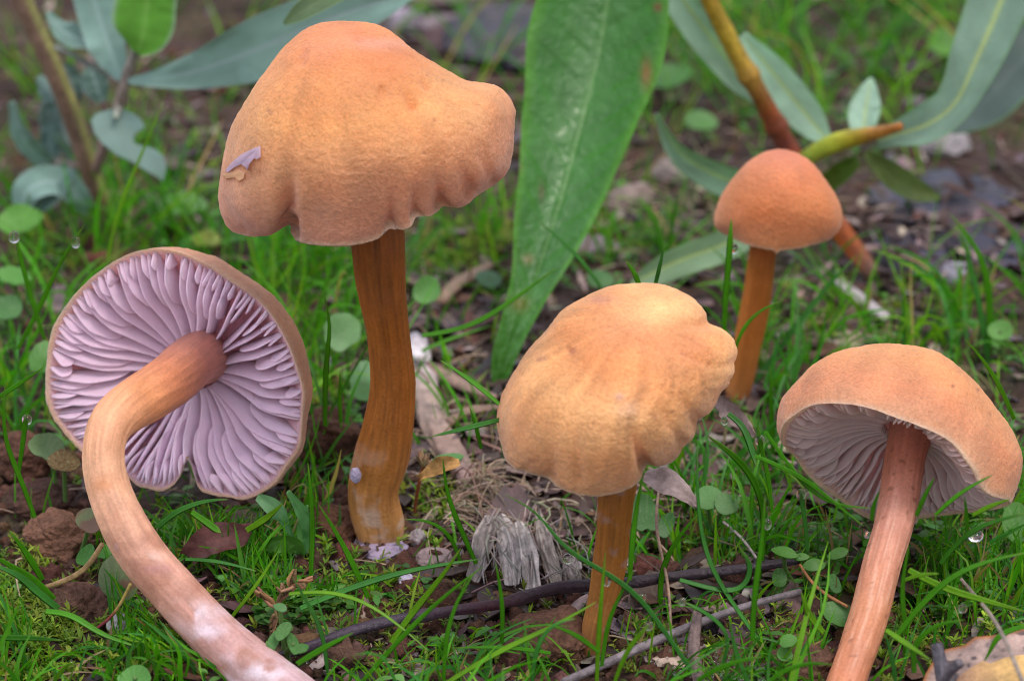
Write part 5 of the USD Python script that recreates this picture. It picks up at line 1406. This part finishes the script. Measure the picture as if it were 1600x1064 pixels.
def weed(x, y):
    b0 = np.array([x, y, float(gh(x, y))])
    col = jitter([(.07, .21, .03), (.10, .24, .05), (.05, .15, .025)][rng.integers(3)], .2)
    for k in range(rng.integers(3, 8)):
        az, h = rng.uniform(0, 2 * np.pi), rng.uniform(.03, .3)
        d = np.array([math.cos(az), math.sin(az), rng.uniform(-.1, .7)]); d = unit(d)
        s_ = unit(np.cross(d, [0, 0, 1.])); n_ = np.cross(s_, d)
        l, w = rng.uniform(.10, .26), rng.uniform(.035, .08)
        o = b0 + [0, 0, h]
        a = np.linspace(0, 1, 5)
        wid = w * np.sin(np.pi * np.clip(a, .04, .98)) ** .7
        c = o + d * (l * a)[:, None] - n_ * (.25 * l * a ** 2)[:, None]
        v = np.stack([c + s_ * wid[:, None] + n_ * .2 * wid[:, None], c, c - s_ * wid[:, None] + n_ * .2 * wid[:, None]], 1).reshape(-1, 3)
        if inside_guard(to_cam(v[::4])[:, :2], v[::4, 1]):
            continue
        wb.add(v, grid_faces(5, 3), col * (.8 + .4 * rng.random()))


for cx, cy, sx, sy, n in [(450, 960, 60, 60, 60), (1270, 890, 60, 50, 50), (1500, 860, 70, 50, 60), (300, 900, 120, 60, 60), (700, 980, 120, 50, 50), (1150, 830, 60, 80, 40), (230, 380, 160, 60, 80), (1350, 120, 180, 80, 120), (560, 640, 40, 60, 30), (1450, 540, 100, 60, 50), (80, 640, 60, 70, 40), (1000, 400, 90, 40, 30)]:
    for _ in range(n):
        p = G(cx + rng.normal(0, sx), max(cy + rng.normal(0, sy), -60))
        weed(p[0], p[1])
mf, tc = wb.get()
obj('small_weeds', mf, 'leaf_soft', tint=tc, kind='stuff')

# ---------------------------------------------------------------- moss, litter
mb = Bag()


def star(p, r, col):
    n = rng.integers(7, 12)
    hgt = rng.uniform(.1, .35)
    for i in range(n):
        az = i * 2.4 + rng.normal(0, .2); el = rng.uniform(.15, 1.2)
        d = np.array([math.cos(az) * math.cos(el), math.sin(az) * math.cos(el), math.sin(el)])
        s_ = unit(np.cross(d, [0, 0, 1.])) * r * .12
        b0 = p + np.array([0, 0, hgt * rng.uniform(.3, 1)])
        l = r * rng.uniform(.7, 1.1)
        v = np.array([b0 - s_ * .5, b0 + s_ * .5, b0 + d * l * .5 + s_, b0 + d * l * .5 - s_, b0 + d * l + [0, 0, -.12 * l]])
        mb.add(v, [[0, 1, 2], [0, 2, 3], [3, 2, 4]], np.asarray(col) * rng.uniform(.75, 1.2))


for cx, cy, sx, sy, n in [(50, 985, 55, 55, 420), (230, 1000, 90, 40, 120), (700, 960, 120, 50, 110), (1480, 960, 80, 50, 110), (430, 900, 100, 50, 100), (20, 940, 35, 25, 90), (70, 870, 40, 20, 40), (70, 400, 45, 25, 110), (60, 620, 40, 60, 90), (700, 790, 34, 22, 60), (720, 390, 60, 26, 160), (650, 400, 40, 20, 70), (1060, 870, 60, 24, 40), (1130, 830, 40, 20, 40), (1240, 980, 50, 35, 60), (1390, 990, 40, 40, 60),
                          (1020, 1010, 60, 30, 60), (580, 930, 60, 40, 60), (1420, 480, 70, 30, 90), (1290, 500, 40, 40, 60), (950, 380, 60, 20, 60), (480, 620, 40, 50, 70), (360, 900, 90, 50, 80), (250, 180, 90, 60, 90)]:
    for _ in range(n):
        p = G(cx + rng.normal(0, sx), cy + rng.normal(0, sy))
        p[2] = float(gh(p[0], p[1])) - .05
        star(p, rng.uniform(.08, .2), jitter((.20, .29, .025) if rng.random() < .7 else (.11, .22, .02), .2))
for _ in range(900):
    x, y = rng.uniform(-12, 12), rng.uniform(-8, 30)
    if noise(np.array([x * .5, y * .5, 3.]), 40) > .6:
        star(np.array([x, y, float(gh(x, y)) - .05]), rng.uniform(.08, .18), jitter((.16, .24, .025), .25))
mf, tc = mb.get()
obj('moss', mf, 'moss', tint=tc, kind='stuff', smooth=False)

lb = Bag()
PAL = [(.10, .058, .044), (.17, .12, .10), (.045, .026, .022), (.12, .09, .095), (.075, .045, .044), (.26, .20, .17), (.10, .042, .025), (.03, .02, .02), (.06, .034, .028)]


def flake(p, L_, W_, col, az, tilt):
    nu_ = 5
    u = np.linspace(-.5, .5, nu_)
    vv = np.array([-.5, 0, .5])
    U, V = np.meshgrid(u, vv, indexing='ij')
    w = (1 - (2 * U) ** 2 * .7) * W_
    bend = rng.normal(0, .25) * L_
    x, y = U * L_, V * w + rng.normal(0, .1) * W_ * np.sin(U * 5)
    z = bend * (U ** 2) + rng.normal(0, .35) * W_ * V ** 2 + .03 * rng.standard_normal(U.shape) * W_
    q = np.stack([x, y, z], -1).reshape(-1, 3)
    th = max(.008, .06 * W_)
    ct, st = math.cos(tilt), math.sin(tilt)
    ca, sa = math.cos(az), math.sin(az)
    q2 = np.vstack([q, q - [0, 0, th]])
    q2 = np.stack([q2[:, 0] * ct + q2[:, 2] * st, q2[:, 1], -q2[:, 0] * st + q2[:, 2] * ct], -1)
    q2 = np.stack([q2[:, 0] * ca - q2[:, 1] * sa, q2[:, 0] * sa + q2[:, 1] * ca, q2[:, 2]], -1)
    f = grid_faces(nu_, 3)
    k = nu_ * 3
    rim = np.array([0, 1, 2, 5, 8, 11, 14, 13, 12, 9, 6, 3])
    r2 = np.roll(rim, -1)
    lb.add(p + q2, np.vstack([f, f[:, ::-1] + k, np.stack([rim, rim + k, r2], -1), np.stack([r2, rim + k, r2 + k], -1)]), np.asarray(col) * (1 + .25 * rng.standard_normal((2 * k, 1))))


def litter_at(x, y, big=1.0, up=0.0):
    L_ = min(rng.lognormal(-1.25, .55), 1.3) * big
    W_ = L_ * rng.uniform(.12, .6)
    z = float(gh(x, y)) + up
    flake(np.array([x, y, z + rng.uniform(.0, .1) + .1 * W_]), L_, W_, jitter(PAL[rng.integers(len(PAL))], .2), rng.uniform(0, 6.3), rng.normal(0, .35))


for cx, cy, sx, sy, n in [(680, 1000, 130, 50, 200), (400, 930, 110, 70, 120), (680, 580, 70, 110, 420), (720, 480, 60, 60, 220), (1030, 330, 80, 60, 240), (1320, 500, 80, 60, 260), (1130, 740, 80, 90, 280), (800, 830, 90, 60, 220), (560, 420, 60, 50, 120), (1450, 420, 120, 70, 260), (1300, 90, 220, 70, 260), (1520, 900, 70, 60, 120), (1100, 960, 120, 60, 220), (650, 60, 80, 40, 120), (300, 250, 60, 80, 120), (480, 640, 40, 60, 90)]:
    for _ in range(n):
        p = G(cx + rng.normal(0, sx), max(cy + rng.normal(0, sy), -80))
        litter_at(p[0], p[1])
for _ in range(170):
    p = G(1450 + rng.normal(0, 75), 365 + rng.normal(0, 45), .25)
    litter_at(p[0], p[1], .8, .32)
for bx_, by_ in [(590, 862), (928, 1000), (1153, 612), (600, 850)]:
    for _ in range(46):
        p = G(bx_ + rng.normal(0, 26), by_ + 6 + rng.normal(0, 12))
        litter_at(p[0], p[1], .8)
for _ in range(1500):
    litter_at(rng.uniform(-12, 12), rng.uniform(-7, 30), 1.1)
mf, tc = lb.get()
obj('leaf_litter', mf, 'litter', tint=tc, kind='stuff')

# crumbs of soil
cb = Bag()
ico = trimesh.creation.icosphere(subdivisions=1)
iv, if_ = np.array(ico.vertices), np.array(ico.faces)
for k in range(5200):
    if k < 3200:
        cx, cy, sx, sy = [(500, 800, 60, 60), (60, 800, 60, 60), (110, 930, 70, 40), (860, 1010, 80, 30), (620, 900, 80, 30), (1250, 1030, 60, 30), (1130, 850, 70, 60), (700, 1010, 110, 50), (400, 960, 120, 70), (1050, 1030, 100, 40)][k % 10]
        p = G(cx + rng.normal(0, sx), cy + rng.normal(0, sy))
        x, y = p[0], p[1]
    else:
        x, y = rng.uniform(-11, 11), rng.uniform(-7, 28)
    r = min(rng.lognormal(-3.0, .6), .2)
    v = iv * (1 + .35 * rng.standard_normal((len(iv), 1)).clip(-1, 1)) * r * rng.uniform(.7, 1.2, 3)
    cb.add(v + [x, y, float(gh(x, y)) + r * .3], if_, jitter((.12, .06, .04), .25))
mf, tc = cb.get()
obj('soil_crumbs', mf, 'clod_soil', tint=tc, kind='stuff')

# loose straw and rootlets
fb = Bag()


def fibre(p0_, d, L_, r, col, sag=.15, n=6):
    t = np.linspace(0, 1, n)[:, None]
    side = unit(np.cross(d, rng.standard_normal(3)))
    pts = p0_ + d * L_ * t + side * (L_ * rng.normal(0, .18) * np.sin(np.pi * t)) + side[None] * 0 - np.array([0, 0, 1.]) * (sag * L_ * t ** 2)
    v, f, _ = tube(pts, np.linspace(r, r * .5, n), 4, cap=False)
    return v, f


for k in range(1500):
    if k < 700:
        cx, cy, sx, sy = [(1080, 760, 70, 90), (700, 620, 60, 100), (1050, 330, 80, 50), (1320, 520, 60, 50), (780, 800, 60, 40)][k % 5]
        p = G(cx + rng.normal(0, sx), cy + rng.normal(0, sy)); x, y = p[0], p[1]
    else:
        x, y = rng.uniform(-11, 11), rng.uniform(-7, 28)
    az = rng.uniform(0, 6.3)
    d = np.array([math.cos(az), math.sin(az), rng.uniform(-.05, .35)])
    v, f = fibre(np.array([x, y, float(gh(x, y)) + .02]), d, rng.uniform(.3, 1.5), rng.uniform(.008, .022), (0, 0, 0))
    fb.add(v, f, jitter([(.34, .25, .17), (.24, .16, .11), (.42, .33, .24), (.16, .10, .08)][rng.integers(4)], .2))
mf, tc = fb.get()
obj('dry_straw', mf, 'litter', tint=tc, kind='stuff')

# rotten straw clump between the tall and the golden mushroom: sheaths and a mat of fibres
hp = G(790, 860)
husk = thing('straw_clump', hp, 'rotting pale straw clump with a tangled fibre top between two stems', 'straw clump')
sheaths = [(768, 806, 738, 905, 26, 40, (.26, .22, .20)), (780, 806, 800, 912, 30, 46, (.42, .37, .34)), (808, 815, 834, 928, 26, 40, (.46, .41, .37)), (840, 800, 872, 915, 18, 34, (.36, .30, .25)), (893, 868, 905, 912, 22, 28, (.40, .34, .31))]
for (x0, y0, x1, y1, w0, w1, col) in sheaths:
    put(one_leaf('sheath', None, None, [(x0, y0, G(x0, y0, .3)[1]), ((x0 + x1) / 2 + rng.normal(0, 4), (y0 + y1) / 2, G((x0 + x1) / 2, (y0 + y1) / 2, .34)[1]), (x1, y1, G(x1, y1, .15)[1])], [w0 * .6, (w0 + w1) / 2, w1 * .5], 'litter', col, husk, seed=int(x0), roll=rng.uniform(-.5, .5), cup=-.35, crease=.1, wave=.08, nu=36, nv=14, nveins=1, rib=tuple(np.array(col) * .5), rib_w=.12, patch=.5, streaks=1.3))
hb = Bag()
for k in range(330):
    t = rng.uniform(0, 1)
    x = 690 + 115 * t; y = 815 - 75 * math.sin(np.pi * min(t * 1.15, 1)) + rng.normal(0, 9)
    o = G(x, y, abs(rng.normal(.15, .15)))
    dd = unit(np.array([.8 * math.cos(np.pi * (t - .1)) + .2, rng.normal(0, .3), .3 * math.cos(np.pi * t) - .1]) + rng.normal(0, .35, 3))
    v, f = fibre(o, dd, rng.uniform(.25, .75), rng.uniform(.006, .014), 0, sag=.3, n=7)
    hb.add(v, f, jitter([(.36, .27, .19), (.27, .19, .13), (.46, .37, .28)][rng.integers(3)], .2))
for k in range(90):
    o = G(830 + rng.normal(0, 45), 850 + rng.normal(0, 35), .2)
    v, f = fibre(o, unit(np.array([rng.normal(.2, .3), -.4, -.5]) + rng.normal(0, .3, 3)), rng.uniform(.3, .9), rng.uniform(.005, .012), 0, sag=.1, n=6)
    hb.add(v, f, jitter([(.42, .34, .26), (.50, .43, .36), (.3, .22, .16)][rng.integers(3)], .2))
for (x0, y0, x1, y1, w0, w1, col) in sheaths + [(752, 800, 735, 890, 20, 20, (.34, .29, .25)), (822, 815, 850, 910, 20, 20, (.42, .36, .31)), (858, 830, 884, 905, 20, 20, (.36, .3, .25))]:
    for k in range(13):
        a_, b_ = rng.uniform(-.15, .75), rng.uniform(.15, .45)
        off = rng.normal(0, .6) * (w0 + w1) / 2
        q0_ = G(x0 + (x1 - x0) * a_ + off, y0 + (y1 - y0) * a_, .36 + rng.normal(0, .06))
        a2 = a_ + b_
        q1_ = G(x0 + (x1 - x0) * a2 + off * 1.2 + rng.normal(0, 14), y0 + (y1 - y0) * a2, .30 + rng.normal(0, .08))
        v, f, _ = tube(np.array([q0_, (q0_ + q1_) / 2 + rng.normal(0, .03, 3), q1_]), np.array([.5, 1, .3]) * rng.uniform(.006, .02), 5, cap=False)
        hb.add(v, f, jitter(np.array(col) * rng.uniform(.3, 1.05), .12))
mf, tc = hb.get()
obj('fibre_mat', mf, 'litter', husk, tint=tc)
put(one_leaf('leaf_scrap', 'small ochre dead leaf scrap beside the seed head', 'leaf scrap', [(655, 748, -.6), (680, 732, -.7), (700, 726, -.8), (718, 722, -.8)], [8, 22, 24, 12], 'litter', (.40, .22, .07), seed=91, roll=.3, cup=.2, wave=.08, rib=(.3, .15, .05)))
put(one_leaf('leaf_scrap', 'flat greyish dead leaf right under the golden cap', 'leaf scrap', [(1008, 742, -1.2), (1040, 752, -1.4), (1070, 772, -1.5), (1090, 790, -1.5)], [20, 40, 26, 8], 'litter', (.34, .26, .24), seed=92, roll=.5, cup=.15, wave=.08, rib=(.24, .17, .15)))
put(one_leaf('leaf_scrap', 'dark wine-coloured dead leaf under the gill cap', 'leaf scrap', [(295, 872, -1.2), (330, 845, -1.3), (370, 838, -1.3), (395, 822, -1.4)], [24, 46, 40, 12], 'litter', (.10, .035, .03), seed=93, roll=.4, cup=.25, wave=.1, rib=(.16, .06, .05)))
put(one_leaf('leaf_scrap', 'pale curled dead leaf right of the upper grass', 'leaf scrap', [(1180, 680, -.4), (1140, 640, .2), (1110, 620, .6)], [10, 30, 18], 'litter', (.26, .19, .17), seed=94, roll=.4, cup=.2, wave=.08, rib=(.2, .14, .12)))

# lilac mould threads at the foot of the tall mushroom
for (x, y, w, hr, lab, sd, col) in [(592, 868, 84, .28, 'lilac fluffy mycelium round the foot of the tall stem', 31, (.40, .32, .46)), (632, 914, 30, .8, 'small lilac-white mycelium tuft below the tall stem foot', 32, (.62, .55, .72)), (652, 850, 26, 1.2, 'white mycelium crust right of the tall stem foot', 33, (.42, .36, .38)), (556, 742, 18, 1.5, 'lilac mould spot with moss on the left side of the tall stem', 34, (.42, .36, .50)), (676, 880, 60, .35, 'pinkish white crust on the soil right of the tall stem', 35, (.30, .22, .22))]:
    clod(x, y, w, hr, lab, name='mycelium_patch', cat='mycelium', col=col, seed=sd, crumble=.3, amp=.2, lift=.5, mat='litter', sub=5, Y=None if sd != 34 else -.42)

# ---------------------------------------------------------------- water
def drop(px, py, rpx, Y, label, sy=1.1):
    rpx = rpx * .85
    p = P(px, py, Y)
    r = cm_of(rpx, p)
    s = trimesh.creation.icosphere(subdivisions=4)
    v = np.array(s.vertices)
    v = v * np.array([1, 1, sy]) * (1 + .12 * np.clip(-v[:, 2:3], 0, 1)) * r
    obj('water_drop', (v + p, np.array(s.faces)), 'water', label=label, cat='water drop', base=p)


drop(1146, 388, 9, 2.35, 'drop on the upright blade before the small mushroom')
drop(1187, 687, 9, -2.2, 'upper drop beside the bluish hanging leaf')
drop(1199, 818, 8, -2.75, 'drop hanging at the bend of the curved blade', 1.35)
drop(1252, 772, 9, -3.3, 'drop hanging under the rim of the leaning cap', 1.2)
drop(1132, 657, 7, -1.2, 'drop at the base of the bluish hanging leaf')
drop(1524, 836, 15, -3.6, 'broad double drop under the right rim of the leaning cap', .7)
drop(1014, 977, 8, -5.05, 'drop on the tip of the yellow-green blade at the bottom')
drop(1066, 939, 7, -4.5, 'drop on the blade tip right of the golden stem')
drop(1003, 933, 8, -4.1, 'drop where the long bluish blade passes the twig')
drop(22, 370, 10, 2.0, 'drop on the tall blade tip at the left edge')
drop(118, 378, 8, 2.3, 'drop on the dewy blade below the sage plant', 1.4)
drop(42, 655, 9, -.9, 'drop in the grass left of the gill cap')
drop(1504, 950, 8, -4.3, 'drop among the blades above the speckled dead leaf')
drop(887, 872, 9, -2.2, 'drop left of the golden stem above the twig')
drop(1355, 835, 6, -4.0, 'tiny drop touching the left of the ribbed stem')
drop(948, 905, 8, -3.9, 'drop on the blade before the golden stem', 1.6)
db = Bag()
i2 = trimesh.creation.icosphere(subdivisions=2)
i2v, i2f = np.array(i2.vertices), np.array(i2.faces)
for k in range(260):
    o = G(1120 + rng.normal(0, 42), 1048 + rng.normal(0, 16), rng.uniform(.12, .3))
    db.add(i2v * rng.uniform(.008, .025) + o, i2f, (1, 1, 1))
for k in range(200):
    o = G(rng.uniform(0, 1600), rng.uniform(560, 1064), rng.uniform(.15, .3))
    db.add(i2v * rng.uniform(.008, .02) + o, i2f, (1, 1, 1))
mf, tc = db.get()
obj('dew', mf, 'water', kind='stuff')
